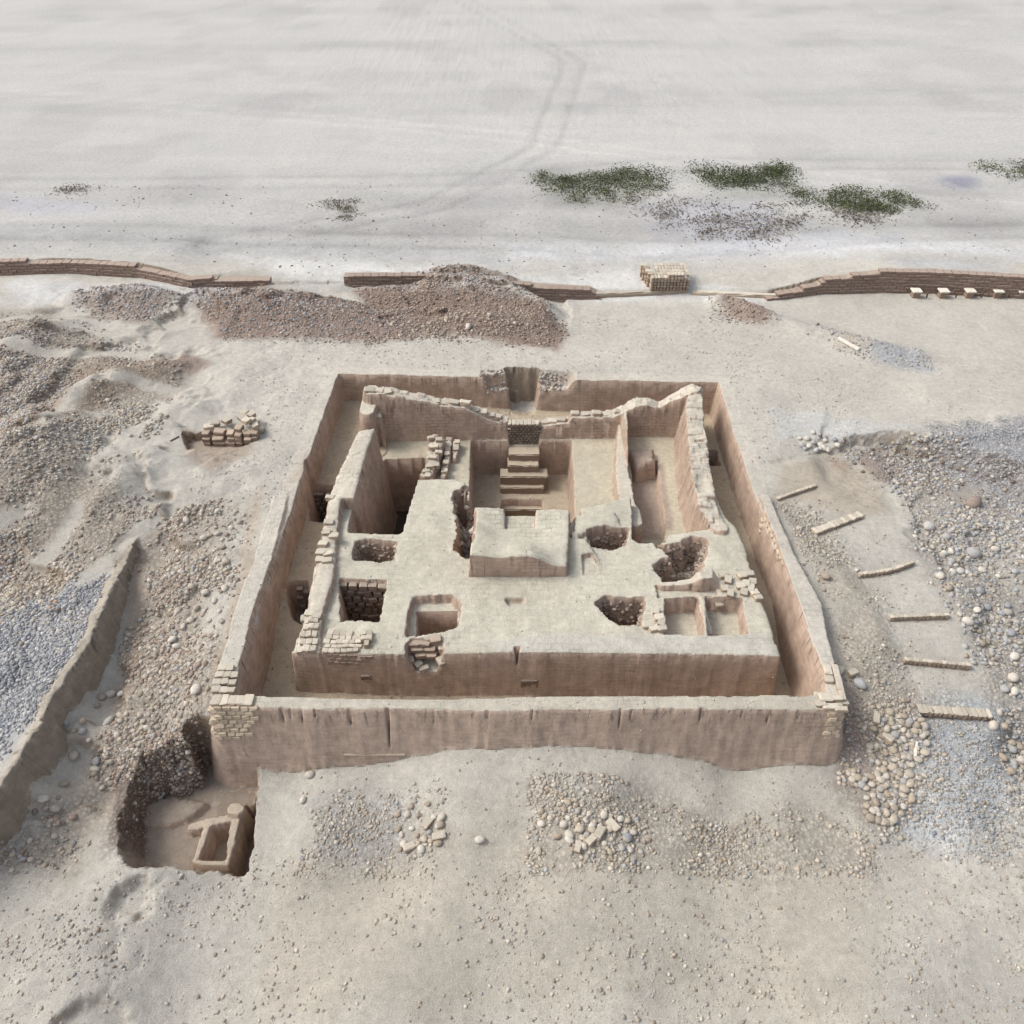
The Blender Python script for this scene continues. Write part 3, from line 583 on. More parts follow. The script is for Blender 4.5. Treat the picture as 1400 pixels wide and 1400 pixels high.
def brick_mat(name, top, side):
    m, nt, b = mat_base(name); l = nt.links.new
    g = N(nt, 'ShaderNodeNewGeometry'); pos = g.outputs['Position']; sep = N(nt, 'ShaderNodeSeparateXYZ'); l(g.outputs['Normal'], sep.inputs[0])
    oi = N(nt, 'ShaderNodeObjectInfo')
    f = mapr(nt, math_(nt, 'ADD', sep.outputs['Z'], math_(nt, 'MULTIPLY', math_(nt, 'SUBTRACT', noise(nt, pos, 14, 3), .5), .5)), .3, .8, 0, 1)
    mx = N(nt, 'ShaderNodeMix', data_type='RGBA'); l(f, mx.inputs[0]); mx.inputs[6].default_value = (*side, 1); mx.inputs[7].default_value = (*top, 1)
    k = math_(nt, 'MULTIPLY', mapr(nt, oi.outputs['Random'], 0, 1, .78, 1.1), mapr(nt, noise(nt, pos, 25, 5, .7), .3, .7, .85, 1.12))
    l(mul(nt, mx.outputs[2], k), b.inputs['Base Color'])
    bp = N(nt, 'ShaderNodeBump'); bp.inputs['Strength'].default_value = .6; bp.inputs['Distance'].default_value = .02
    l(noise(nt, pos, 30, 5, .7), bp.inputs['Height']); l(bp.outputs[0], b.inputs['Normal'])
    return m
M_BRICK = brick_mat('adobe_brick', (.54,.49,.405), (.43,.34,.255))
M_BRICKF = brick_mat('light_tan_adobe_brick', (.54,.46,.355), (.55,.45,.335))  # own colour light tan on tops and faces, for exposed courses
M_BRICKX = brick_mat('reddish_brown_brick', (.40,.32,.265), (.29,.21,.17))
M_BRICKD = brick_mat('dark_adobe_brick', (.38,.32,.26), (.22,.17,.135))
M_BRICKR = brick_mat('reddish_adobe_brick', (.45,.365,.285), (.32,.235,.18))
def stone_mat():
    m, nt, b = mat_base('river_stone', .85); l = nt.links.new
    g = N(nt, 'ShaderNodeNewGeometry'); pos = g.outputs['Position']; v = N(nt, 'ShaderNodeVertexColor', layer_name='Col')
    k = mapr(nt, noise(nt, pos, 18, 5, .65), .3, .7, .82, 1.15)
    l(mul(nt, v.outputs[0], k), b.inputs['Base Color'])
    bp = N(nt, 'ShaderNodeBump'); bp.inputs['Strength'].default_value = .4; bp.inputs['Distance'].default_value = .02
    l(noise(nt, pos, 25, 4, .7), bp.inputs['Height']); l(bp.outputs[0], b.inputs['Normal'])
    return m
M_ST = stone_mat()
def plain_mat(name, c, var=.25, sc=12, rough=.8):
    m, nt, b = mat_base(name, rough); l = nt.links.new
    g = N(nt, 'ShaderNodeNewGeometry'); pos = g.outputs['Position']; rgb = N(nt, 'ShaderNodeRGB'); rgb.outputs[0].default_value = (*c, 1)
    l(mul(nt, rgb.outputs[0], mapr(nt, noise(nt, pos, sc, 4, .6), .3, .7, 1 - var, 1 + var)), b.inputs['Base Color'])
    return m
M_WOOD = plain_mat('grey_wood', (.50,.47,.42)); M_WOODD = plain_mat('dark_wood', (.14,.10,.07)); M_WHITE = plain_mat('pale_cap', (.72,.68,.60), .1)
M_LEAF = plain_mat('green_leaf', (.07,.09,.045), .5, 3); M_LEAFY = plain_mat('yellow_green_leaf', (.16,.17,.08), .4, 3); M_TWIG = plain_mat('dry_twig', (.22,.19,.16), .3, 3)

def color_attr(me, name, cols):
    a = me.color_attributes.new(name, 'FLOAT_COLOR', 'POINT')
    buf = np.ones((len(cols), 4), np.float32); buf[:, :3] = cols
    a.data.foreach_set('color', buf.ravel())
def make_mesh(name, V, Fq, mat, smooth=False, nside=4):
    me = bpy.data.meshes.new(name); n = len(Fq)
    me.vertices.add(len(V)); me.vertices.foreach_set('co', np.asarray(V, np.float32).ravel())
    me.loops.add(n * nside); me.loops.foreach_set('vertex_index', np.asarray(Fq, np.int32).ravel())
    me.polygons.add(n); me.polygons.foreach_set('loop_start', np.arange(0, n * nside, nside, dtype=np.int32))
    me.polygons.foreach_set('use_smooth', np.full(n, smooth)); me.update(calc_edges=True)
    me.materials.append(mat); return me

# ------------------------------------------------------------------ extract one mesh per label
idx = np.arange(NY * NX).reshape(NY, NX)
quads = np.stack([idx[:-1, :-1], idx[:-1, 1:], idx[1:, 1:], idx[1:, :-1]], -1).reshape(-1, 4)
ZF = Z.ravel(); LF = L.ravel()
ql = LF[quads]; qz = ZF[quads]
# a face belongs to its highest corner, so that cliffs go with the wall above them
BRK = np.zeros(L.shape)
for n_, a_ in (('podium', .45), ('inner_wall_left', .8), ('inner_wall_right', .8), ('inner_wall_rear_left', .8), ('inner_wall_rear_right', .8), ('perimeter_wall_front', .5), ('perimeter_wall_left', .5), ('perimeter_wall_right', .5), ('perimeter_wall_rear', .5), ('altar', .8), ('rear_platform', .3)): BRK[L == lab(n_)] = a_
BRKF = BRK.ravel()
quad_lab = ql[np.arange(len(ql)), qz.argmax(1)]
# faces cut below the podium but touching a floor stay with the floor only where flat
VV = np.stack([X.ravel(), Y.ravel(), ZF], -1); GRF = GR.ravel(); CC = C.reshape(-1, 3); FF = FACE.reshape(-1, 3)
INFO = {
 'perimeter_wall_left': ('perimeter_wall', 'long left perimeter mud wall with pale worn top beside the gravel slope', 'wall'),
 'perimeter_wall_right': ('perimeter_wall', 'right perimeter mud wall, its smooth inner face lit, beside the terraces', 'wall'),
 'perimeter_wall_rear': ('perimeter_wall', 'rear perimeter mud wall broken open by the entrance notch', 'wall'),
 'perimeter_wall_front': ('perimeter_wall', 'front perimeter mud wall with rain-streaked outer face rising from the sand', 'wall'),
 'podium': ('podium', 'large pale mudbrick platform with broken pits inside the walled enclosure', 'platform'),
 'altar': ('altar', 'raised block with reddish plastered face at the centre of the platform', 'altar'),
 'inner_wall_left': ('inner_wall', 'inner wall with thick pale top running along the left corridor', 'wall'),
 'inner_wall_right': ('inner_wall', 'inner wall with rough pitted top running along the right corridor', 'wall'),
 'inner_wall_rear_left': ('inner_wall', 'stepped inner wall left of the entrance with loose bricks on top', 'wall'),
 'inner_wall_rear_right': ('inner_wall', 'eroded inner wall right of the entrance rising to the far right corner', 'wall'),
 'inner_wall_north_west': ('inner_wall', 'short wall stub ending at the doorway in the far left corner', 'wall'),
 'partition_wall': ('partition_wall', 'narrow worn divider between the stair hall platform and the trench room', 'wall'),
 'partition_wall_front': ('partition_wall', 'thin brown divider between two small sunken rooms at the right front', 'wall'),
 'low_wall': ('low_wall', 'low curved wall stub beside the collapsed hole on the right of the platform', 'wall'),
 'brick_rib_a': ('brick_wall_stub', 'wide broken brick stub behind the left part of the platform', 'wall stub'),
 'brick_rib_b': ('brick_wall_stub', 'narrow pair of brick ribs left of the stair hall', 'wall stub'),
 'collapsed_block': ('collapsed_block', 'dark slumped mud block at the back of the trench room', 'mud block'),
 'left_wall': ('eroded_wall', 'long crumbling mud wall between blue grey gravel and the brown slope at the left', 'wall'),
 'clay_box_tomb': ('clay_box_tomb', 'open clay box tomb with low mud walls in the lower left pit', 'tomb'),
 'ground': ('ground', None, None), 'corridor_floor': ('corridor_floor', None, None), 'rear_platform': ('sunken_room_floor', None, None),
 'hall_floor': ('hall_floor', None, None), 'pit_floor': ('pit_floor', None, None), 'shaft_floor': ('shaft_floor', None, None)}
WALL = {}
for k, n in enumerate(LAB):
    q = quads[quad_lab == k]
    if len(q) == 0: continue
    u, inv = np.unique(q, return_inverse=True); inv = inv.reshape(-1, 4)
    v = VV[u]; org = np.array([v[:, 0].mean(), v[:, 1].mean(), v[:, 2].min()]) if n != 'ground' else np.zeros(3)
    nm, lb, ct = INFO[n]
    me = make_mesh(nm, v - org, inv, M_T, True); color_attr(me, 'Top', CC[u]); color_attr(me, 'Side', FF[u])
    ga = me.attributes.new('Grav', 'FLOAT', 'POINT'); ga.data.foreach_set('value', (GRF[u] * (n == 'ground')).astype(np.float32))
    ga = me.attributes.new('Brk', 'FLOAT', 'POINT'); ga.data.foreach_set('value', BRKF[u].astype(np.float32))
    o = bpy.data.objects.new(nm, me); col.objects.link(o); o.location = org
    if ct: tag(o, lb, ct)
    else: tag(o, kind='structure')
    WALL[n] = o

def zg(x, y):
    i = np.clip(np.searchsorted(xs, x) - 1, 0, NX - 2); j = np.clip(np.searchsorted(ys, y) - 1, 0, NY - 2)
    fx = (x - xs[i]) / (xs[i + 1] - xs[i]); fy = (y - ys[j]) / (ys[j + 1] - ys[j])
    return (Z[j, i] * (1 - fx) + Z[j, i + 1] * fx) * (1 - fy) + (Z[j + 1, i] * (1 - fx) + Z[j + 1, i + 1] * fx) * fy
def lg(x, y):
    i = np.clip(np.searchsorted(xs, x), 0, NX - 1); j = np.clip(np.searchsorted(ys, y), 0, NY - 1); return L[j, i]
def ray(px, py):
    """where the picture ray meets the height field: used to stand things on the ground"""
    u = (px - 700) / FPX; v = (700 - py) / FPX; d = np.array([u, CP + v * SP, -(SP - v * CP)])
    t = 6.0
    while t < 140:
        p = np.array([0, 0, HC]) + d * t
        if p[2] < zg(p[0], p[1]): return (float(p[0]), float(p[1]), float(zg(p[0], p[1])))
        t += .02
    return tuple(p)

def face_y(x, z, y0, y1):
    v = np.linspace(y0, y1, 240); h = zg(np.full(240, x), v); k = np.argmax(h > z); return float(v[k])
def face_x(y, z, x0, x1):
    v = np.linspace(x0, x1, 240); h = zg(v, np.full(240, y)); k = np.argmax(h > z); return float(v[k])
# ------------------------------------------------------------------ bricks
def brick_mesh(name, seed, mat, ch=.20, jit=.075):
    r = random.Random(seed); V = []; 
    # chamfered box in unit size (1x1x1), 24 vertices
    ids = {}
    for ax in range(3):
        for s in (-1, 1):
            for a in (-1, 1):
                for b in (-1, 1):
                    p = [0, 0, 0]; p[ax] = s * .5; o1, o2 = [i for i in range(3) if i != ax]
                    p[o1] = a * (.5 - ch * .5); p[o2] = b * (.5 - ch * .5)
                    ids[(ax, s, a, b)] = len(V); V.append([c + r.uniform(-jit, jit) for c in p])
    Fc = []
    def corner(ax, sx, sy, sz):
        s = (sx, sy, sz); o = [i for i in range(3) if i != ax]; return ids[(ax, s[ax], s[o[0]], s[o[1]])]
    for ax in range(3):
        for s in (-1, 1):
            o1, o2 = [i for i in range(3) if i != ax]; f = []
            for a, b in ((-1, -1), (1, -1), (1, 1), (-1, 1)): f.append(ids[(ax, s, a, b)])
            Fc.append(f)
    for ax in range(3):
        o1, o2 = [i for i in range(3) if i != ax]
        for s1 in (-1, 1):
            for s2 in (-1, 1):
                f = []
                for e in (-1, 1):
                    s = [0, 0, 0]; s[ax] = e; s[o1] = s1; s[o2] = s2
                    f.append((corner(o1, *s), corner(o2, *s)))
                Fc.append([f[0][0], f[0][1], f[1][1], f[1][0]])
    for sx in (-1, 1):
        for sy in (-1, 1):
            for sz in (-1, 1): Fc.append([corner(0, sx, sy, sz), corner(1, sx, sy, sz), corner(2, sx, sy, sz)])
    me = bpy.data.meshes.new(name); me.from_pydata(V, [], Fc)
    import bmesh
    bm = bmesh.new(); bm.from_mesh(me); bmesh.ops.recalc_face_normals(bm, faces=bm.faces); bm.to_mesh(me); bm.free()
    me.materials.append(mat); me.update(); return me
BM = {k: [brick_mesh('brick', s + 10 * i, m) for s in range(6)] for i, (k, m) in enumerate((('l', M_BRICK), ('d', M_BRICKD), ('r', M_BRICKR), ('f', M_BRICKF)))}
def brick(parent, loc, size, rz=0.0, tone='l', tilt=.04, name='brick', label=None, cat=None, group=None, rx=0.0):
    o = bpy.data.objects.new(name, random.choice(BM[tone])); col.objects.link(o)
    o.scale = size; o.rotation_euler = (rx + random.uniform(-tilt, tilt), random.uniform(-tilt, tilt), rz + random.uniform(-tilt, tilt))
    if parent is not None:
        o.parent = parent; o.location = (loc[0] - parent.location.x, loc[1] - parent.location.y, loc[2] - parent.location.z)
    else: o.location = loc
    if label: tag(o, label, cat, group)
    return o
def pave(parent, quad, nu, nv, z, h=.12, tone='l', skip=0.0, sink=.06, gap=.9, stagger=True):
    """bricks bedded in a quad given in picture pixels at height z (a: near left, b: near right, c: far right, d: far left)"""
    a, b, c, d = [np.array(at(p[0], p[1], z)) for p in quad]
    for j in range(nv):
        for i in range(nu):
            if random.random() < skip: continue
            u = (i + .5 + (.25 if (j % 2 and stagger) else -.0)) / (nu + (.25 if stagger else 0)); v = (j + .5) / nv
            p = (a * (1 - u) + b * u) * (1 - v) + (d * (1 - u) + c * u) * v
            du = ((b - a) * (1 - v) + (c - d) * v) / nu; dv = ((d - a) * (1 - u) + (c - b) * u) / nv
            zz = zg(p[0], p[1])
            brick(parent, (p[0], p[1], zz + h / 2 - sink + random.uniform(-.015, .02)), (np.hypot(*du[:2]) * gap, np.hypot(*dv[:2]) * gap, h), math.atan2(du[1], du[0]), tone)
PODO = WALL['podium']; WLF = WALL['inner_wall_left']; PWF = WALL['perimeter_wall_front']; PWL = WALL['perimeter_wall_left']; PWR = WALL['perimeter_wall_right']
# paved corner of the platform
pave(WLF, [(404,892),(434,892),(439,848),(418,848)], 3, 5, -.2, .13, sink=.07)
pave(PODO, [(440,893),(492,893),(500,872),(444,868)], 6, 4, -.25, .13, sink=.06)
pave(PODO, [(446,869),(482,872),(486,863),(450,861)], 4, 1, -.25, .13, sink=.07)
pave(PODO, [(490,886),(506,886),(512,864),(494,864)], 2, 3, -.2, .2, sink=.05, skip=.1)
# courses under that corner, in the front face of the platform
for k in range(3):
    for i in range(7 - k):
        x = at(449 + 9.3 * i + 4 * (k % 2), 900, -.3)[0]; z = -.36 - .13 * k
        brick(PODO, (x, face_y(x, z, 12.0, 14.0) + .05, z), (.175, .14, .108), 0, 'r', .015, rx=-.1)
# broken wall patch
for (px, py, dz, sx, sy, rz) in [(566,880,0,.3,.16,.05),(580,880,0,.3,.16,0),(596,878,.02,.3,.2,.1),(570,888,-.12,.34,.16,0),(588,888,-.12,.3,.14,.0),(603,886,-.05,.14,.2,.2),(575,896,-.25,.3,.16,0),(590,896,-.26,.28,.14,.05),(562,902,-.35,.16,.2,.2),(603,906,-.35,.18,.28,.5),(572,908,-.45,.2,.2,.9),(580,917,-.6,.22,.15,.3)]:
    a = at(px, py, -.35 + dz); brick(PODO, (a[0], a[1], max(a[2], zg(a[0], a[1]) + .04)), (sx, sy, .12), rz, 'r' if py < 900 and px < 600 else 'l', .08)
for px, w_, h_, z0 in ((724, .34, .26, -1.42), (500, .16, .14, -1.12)):  # dark panels and frames added: shade inside two holes put into the brick tone
    x = at(px, 935, -1.2)[0]; y = face_y(x, z0, 12.0, 14.0)
    brick(PODO, (x, y + .04, z0), (w_, .12, h_), 0, 'd', .01, 'niche_shade_panel')
    for dx, dz, sx, sz in ((-w_ / 2 - .03, 0, .05, h_), (w_ / 2 + .03, 0, .05, h_), (0, h_ / 2 + .02, w_ + .1, .05)):
        brick(PODO, (x + dx, y + .02, z0 + dz), (sx, .14, sz), 0, 'd', .02, 'niche_shade_frame')
# bricks left standing on the eroded stretch of the left inner wall
for (px, py, h) in [(452,684,.14),(450,716,.12),(447,730,.13),(457,734,.14),(442,744,.13),(439,756,.2),(449,757,.16),(437,764,.12),(447,766,.12),(424,838,.13),(433,842,.13),(418,843,.12)]:
    a = at(px, py, -.05); brick(WLF, (a[0], a[1], zg(a[0], a[1]) + h * .2), (.26, .2, h), random.uniform(-.2, .2), 'l', .06)
# right side of the platform
for (px, py, s) in [(988,789,.2),(995,795,.24),(990,806,.22),(998,813,.26),(985,817,.2),(1014,789,.26),(1023,787,.3),(1012,803,.26),(1020,800,.22),(1026,806,.3),(1017,811,.26),(1029,797,.2),(1031,812,.24),(1036,818,.24),
                    (897,838,.2),(901,846,.24),(904,853,.24),(886,856,.3),(893,860,.26),(905,861,.24)]:
    a = at(px, py, -.25); brick(PODO, (a[0], a[1], zg(a[0], a[1]) + .04), (s, .2, .14), random.choice((0.1, .2, 1.3)), 'l', .05)
# loose blocks on top of the rear inner walls and the stubs
for (w_, pts) in (('inner_wall_rear_left', [(505,530,.34),(518,532,.3),(530,533,.3),(596,548,.3),(605,548,.28),(620,550,.4),(636,553,.4),(650,560,.25),(660,563,.3),(670,568,.34),(680,571,.3),(690,571,.24)]),
                  ('inner_wall_rear_right', [(745,575,.3),(756,573,.3),(768,572,.3),(786,567,.3),(800,565,.3),(815,566,.3),(830,565,.28),(845,558,.22)]),
                  ('brick_rib_a', [(590,603,.26),(601,606,.26),(594,614,.28),(600,620,.26),(592,628,.26),(588,637,.26),(596,636,.26),(583,645,.22),(585,652,.22)]),
                  ('brick_rib_b', [(614,602,.2),(613,610,.22),(625,606,.22),(623,614,.22),(611,622,.2),(610,634,.2),(608,645,.2)])):
    par = WALL[w_]
    for (px, py, s) in pts:
        a = wy(px, py, YC) if 'rear' in w_ else at(px, py, -1.05 if w_.endswith('a') else -1.28)
        brick(par, (a[0], a[1], zg(a[0], a[1]) + .01), (s, .26 if 'rear' in w_ else .2, .15), random.uniform(-.2, .2), 'l', .1)
# exposed courses at the front left corner of the perimeter wall
for r_ in range(8):
    z = -.12 - .125 * r_
    for i in range(6):
        x = -7.22 + .215 * i + (.1 if r_ % 2 else 0)
        if x > -6.02 - .05 * r_: continue
        y = face_y(x, z, 9.3, 11.2)
        if y > 9.35: brick(PWF, (x, y + .09, z), (.198, .24, .108), 0, 'f', .015, rx=-.24)
for k, (px, py) in enumerate([(296,943),(306,944),(316,944),(297,934),(308,933),(318,934),(301,924),(311,924),(321,924),(305,915),(315,915)]):
    a = at(px, py, .0); brick(PWL, (a[0], a[1], zg(a[0], a[1]) + .03), (.19, .17, .12), .05, 'l', .03)
for k in range(5):
    a = at(296 + 11 * k, 957, .0); brick(PWF, (a[0], a[1], zg(a[0], a[1]) + .03), (.21, .28, .12), 0, 'l', .03)
# front right corner bricks
for (px, py, sx, sy, rz, h) in [(1131,917,.2,.3,.1,.14),(1133,927,.2,.26,.1,.1),(1143,920,.14,.4,.12,.12),(1147,934,.14,.42,.12,.12),(1151,948,.14,.36,.12,.12),(1122,948,.24,.26,0,.16),(1128,955,.3,.2,0,.14),(1140,955,.36,.14,0,.12),(1152,957,.3,.14,0,.12),(1122,962,.26,.16,0,.1),(1136,966,.36,.14,0,.1),(1150,969,.3,.14,0,.1)]:
    a = at(px, py, 0); brick(PWR if py < 950 else PWF, (a[0], a[1], zg(a[0], a[1]) + h * .3), (sx, sy, h), -rz, 'l', .03)
for r_ in range(6):
    z = -.18 - .14 * r_; a = at(1146, 965, 0)
    for i in range(2):
        x = 7.58 + .2 * i + (.06 if r_ % 2 else 0); y = face_y(x, z, 9.6, 11.4)
        if y > 9.7: brick(PWF, (x, y + .08, z), (.18, .2, .12), 0, 'f', .02, rx=-.24)
# brick courses showing in the inner face of the right perimeter wall
for r_ in range(5):
    for i in range(9):
        a = at(1046 + 3.0 * i, 705 + 7.4 * i, 0); z = -.16 - .12 * r_; y = a[1] + (.1 if r_ % 2 else 0)
        x = face_x(y, z, 6.7, 8.3)
        if x > 6.75: brick(PWR, (x + .04, y, z), (.14, .20, .095), -.12, 'f', .015)

# blocking wall under the entrance
t = empty('blocking_wall', (.16, 23.8, -1.7), 'small dark brick wall blocking the entrance above the staircase', 'wall')
bx0, bx1 = at(695, 590, -1.2)[0], at(738, 590, -1.2)[0]
for r_ in range(9):
    for i in range(8):
        x = bx0 + (bx1 - bx0) * (i + (.75 if r_ % 2 else .3)) / 8
        brick(t, (x, 23.78, -1.72 + .105 * r_), ((bx1 - bx0) / 8 * .9, .3, .078), 0, 'd' if r_ < 8 else 'l', .04)
# the backing and the landing below
def box_mesh(name, size, mat, bev=.03, jit=.01, seed=0):
    import bmesh
    bm = bmesh.new(); bmesh.ops.create_cube(bm, size=1)
    for v in bm.verts: v.co.x *= size[0]; v.co.y *= size[1]; v.co.z *= size[2]
    L_ = max(size); n = int(min(14, max(1, L_ / .18)))
    ed = [e for e in bm.edges if abs((e.verts[0].co - e.verts[1].co).length - L_) < 1e-5]
    if n > 1: bmesh.ops.subdivide_edges(bm, edges=ed, cuts=n, use_grid_fill=True)
    bmesh.ops.bevel(bm, geom=[e for e in bm.edges if e.calc_face_angle(0) > .8], offset=bev, segments=2, affect='EDGES')
    r = random.Random(seed)
    for v in bm.verts: v.co += __import__('mathutils').Vector((r.uniform(-jit, jit), r.uniform(-jit, jit), r.uniform(-jit, jit)))
    me = bpy.data.meshes.new(name); bm.to_mesh(me); bm.free(); me.materials.append(mat)
    return me
def box(name, loc, size, mat, parent=None, rz=0, bev=.03, jit=.01, seed=0, ry=0, rx=0):
    o = bpy.data.objects.new(name, box_mesh(name, size, mat, bev, jit, seed)); col.objects.link(o)
    o.rotation_euler = (rx, ry, rz)
    if parent: o.parent = parent; o.location = [a - b for a, b in zip(loc, parent.location)]
    else: o.location = loc
    return o
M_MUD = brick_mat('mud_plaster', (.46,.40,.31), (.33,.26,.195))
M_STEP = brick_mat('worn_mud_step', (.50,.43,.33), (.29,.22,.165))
box('backing', ((bx0 + bx1) / 2, 23.95, -1.4), (bx1 - bx0 + .3, .3, .9), M_BRICKD, t, bev=.01, seed=3)
st = empty('staircase', (.3, 21.5, -3.6), 'mud staircase of seven worn steps going down towards the platform centre', 'staircase')
SX = [(695,738),(694,737),(684,749),(684,744),(684,744),(685,743),(686,742)]
SY = [622,637,652,667,682,697,712]; SZ = [-1.78,-2.05,-2.35,-2.72,-3.02,-3.3,-3.6]
yprev = 23.65
for k in range(7):
    x0 = at(SX[k][0], SY[k], SZ[k])[0]; x1 = at(SX[k][1], SY[k], SZ[k])[0]; yf = at(700, SY[k], SZ[k])[1]
    yb_ = yprev + .25
    box('step', ((x0 + x1) / 2, (yf + yb_) / 2, SZ[k] - .35), (x1 - x0, yb_ - yf, .7), M_STEP, st, bev=.03, jit=.014, seed=k)
    yprev = yf
print('steps', [round(at(700, SY[k], SZ[k])[1], 2) for k in range(7)])

exec_later = []
# ------------------------------------------------------------------ stones
def ico(sub):
    import bmesh
    bm = bmesh.new(); bmesh.ops.create_icosphere(bm, subdivisions=sub, radius=.5)
    v = np.array([p.co[:] for p in bm.verts]); f = np.array([[q.index for q in p.verts] for p in bm.faces]); bm.free(); return v, f
I1, I2 = ico(1), ico(2)
PAL = {'beige': [(.46,.405,.33),(.41,.355,.28),(.52,.47,.395),(.36,.30,.235)], 'pink': [(.34,.27,.225),(.29,.235,.20),(.42,.355,.30),(.36,.28,.225)],
       'blue': [(.32,.33,.345),(.28,.285,.30),(.40,.405,.41),(.37,.36,.35),(.45,.44,.42)], 'mix': [(.44,.40,.335),(.38,.355,.315),(.50,.46,.40),(.34,.29,.235),(.37,.365,.35)],
       'dark': [(.22,.18,.15),(.27,.22,.185),(.19,.155,.13)], 'pale': [(.58,.545,.48),(.52,.48,.42)]}
def stone_cloud(name, x, y, s, pal, sub=1, sink=.25, label=None, cat=None):
    n = len(x)
    if n == 0: return
    bv, bf = I1 if sub == 1 else I2; nv = len(bv)
    sc = s[:, None] * rng.uniform(.65, 1.25, (n, 3)); sc[:, 2] *= .72
    V = bv[None] * (1 + rng.uniform(-.2, .2, (n, nv, 1))) * sc[:, None, :]
    a = rng.uniform(0, 6.28, n); ca, sa = np.cos(a)[:, None], np.sin(a)[:, None]; t = rng.uniform(-.5, .5, n); ct, s_t = np.cos(t)[:, None], np.sin(t)[:, None]
    vx, vy, vz = V[..., 0], V[..., 1], V[..., 2]; vx, vz = vx * ct - vz * s_t, vx * s_t + vz * ct
    vx, vy = vx * ca - vy * sa, vx * sa + vy * ca
    z = zg(x, y)
    W = np.stack([vx + x[:, None], vy + y[:, None], vz + (z + s * (.30 - sink))[:, None]], -1).reshape(-1, 3)
    Fs = (bf[None] + (np.arange(n) * nv)[:, None, None]).reshape(-1, 3)
    org = np.array([x.mean(), y.mean(), z.mean()])
    me = make_mesh(name, W - org, Fs, M_ST, True, 3)
    pal = np.array(pal); c = pal[rng.integers(0, len(pal), n)] * rng.uniform(.8, 1.15, (n, 1)); color_attr(me, 'Col', np.repeat(c, nv, 0))
    o = bpy.data.objects.new(name, me); col.objects.link(o); o.location = org; tag(o, label, cat, kind='stuff'); return o
def in_poly(pts, n, z=0, clump=.0, feather=.0, cs=1.2):
    q = P(pts, z); x0, y0, x1, y1 = q[:, 0].min(), q[:, 1].min(), q[:, 0].max(), q[:, 1].max()
    X_, Y_ = [], []; tot = 0; k = 0
    while tot < n and k < 60:
        k += 1; x = rng.uniform(x0, x1, n); y = rng.uniform(y0, y1, n)
        d = psdf(q, x, y); keep = (d + feather * (fbm(x, y, .8, 3, 5)) > rng.random(n) ** 2 * feather * 2.2 - feather * .4) & (lg(x, y) == 0)
        if clump: keep &= fbm(x, y, cs, 3, 33) > rng.uniform(-1.2, 1.2, n) * (1.2 - clump) + clump * .25 - .1
        keep &= TRK[np.clip(np.searchsorted(ys, y), 0, NY - 1), np.clip(np.searchsorted(xs, x), 0, NX - 1)] < rng.random(n) * .9 + .08
        X_.append(x[keep]); Y_.append(y[keep]); tot += keep.sum()
    return np.concatenate(X_)[:n], np.concatenate(Y_)[:n]
def gravel(name, pts, n, smin, smax, pal, z=0, clump=.4, feather=.8, label=None, sub=1):
    isb = pal.startswith('blue') or pal.startswith('pink'); n = int(n * (.95 if isb else .68)); clump = max(clump, .3 if isb else .75); feather *= 1.3
    x, y = in_poly(pts, n, z, clump, feather); s = .85 * (smin + (smax - smin) * rng.random(len(x)) ** 3.4)
    return stone_cloud(name, x, y, s, sum([PAL[p] for p in pal.split()], []), sub, label=label, cat='gravel')
gravel('gravel', [(-80,420),(60,420),(170,470),(250,490),(200,540),(140,600),(170,660),(200,700),(150,760),(60,830),(-80,880)], 15000, .06, .2, 'mix pink mix', .4, .35, .8, 'brownish cobble gravel covering the upper left slope')
gravel('gravel', [(-80,460),(40,450),(90,480),(60,560),(-20,640),(0,760),(-80,800)], 4500, .07, .2, 'pink blue dark', .6, .3, .8, 'dark pebbles at the far left edge of the slope')
gravel('gravel', [(90,560),(180,540),(230,560),(200,620),(130,640)], 1500, .07, .2, 'beige mix', .3, .2, .5, 'pale cobbles on the hump above the left track')
gravel('gravel', [(-80,850),(60,805),(140,775),(150,800),(110,880),(70,930),(0,1010),(-80,1110)], 7500, .06, .17, 'blue', 0, .1, .3, 'blue grey gravel left of the crumbling wall')
gravel('gravel', [(0,800),(50,780),(120,770),(60,800),(0,835)], 500, .1, .22, 'beige', 0, .2, .3, 'beige cobbles lining the edge of the blue gravel')
gravel('gravel', [(190,740),(300,690),(340,720),(315,830),(285,950),(240,1040),(150,1100),(40,1180),(-60,1180),(110,1040),(160,940),(190,840)], 7500, .05, .2, 'beige mix pink', -.7, .4, .5, 'loose brown and grey rubble between the crumbling wall and the enclosure')
gravel('gravel', [(90,400),(200,393),(250,420),(200,440),(120,430)], 1100, .07, .2, 'pink blue', 0, .3, .4, 'purplish rubble on the far left mound')
gravel('gravel', [(265,392),(330,385),(420,398),(540,415),(570,440),(500,462),(400,460),(300,452)], 3800, .06, .18, 'pink dark blue', .3, .2, .4, 'purple brown rubble on the rear left mound')
gravel('gravel', [(480,385),(570,376),(640,374),(700,388),(755,415),(778,440),(765,462),(680,458),(560,455),(500,455),(520,430)], 5500, .06, .18, 'pink dark pink', .4, .1, .4, 'reddish brown rubble on the rear middle mound')
gravel('gravel', [(485,450),(560,440),(640,435),(720,450),(640,462),(500,462)], 350, .12, .26, 'beige pink', .1, .2, .3, 'pale cobbles at the foot of the rear mound')
gravel('gravel', [(975,412),(1010,410),(1060,440),(1040,450),(990,445),(970,440)], 450, .06, .17, 'pink dark', 0, .2, .3, 'dark rubble on the small mound left of the far right wall')
gravel('gravel', [(1110,450),(1180,470),(1250,480),(1280,510),(1230,505),(1140,475)], 700, .05, .16, 'blue mix', 0, .3, .4, 'grey gravel streak behind the right side of the enclosure')
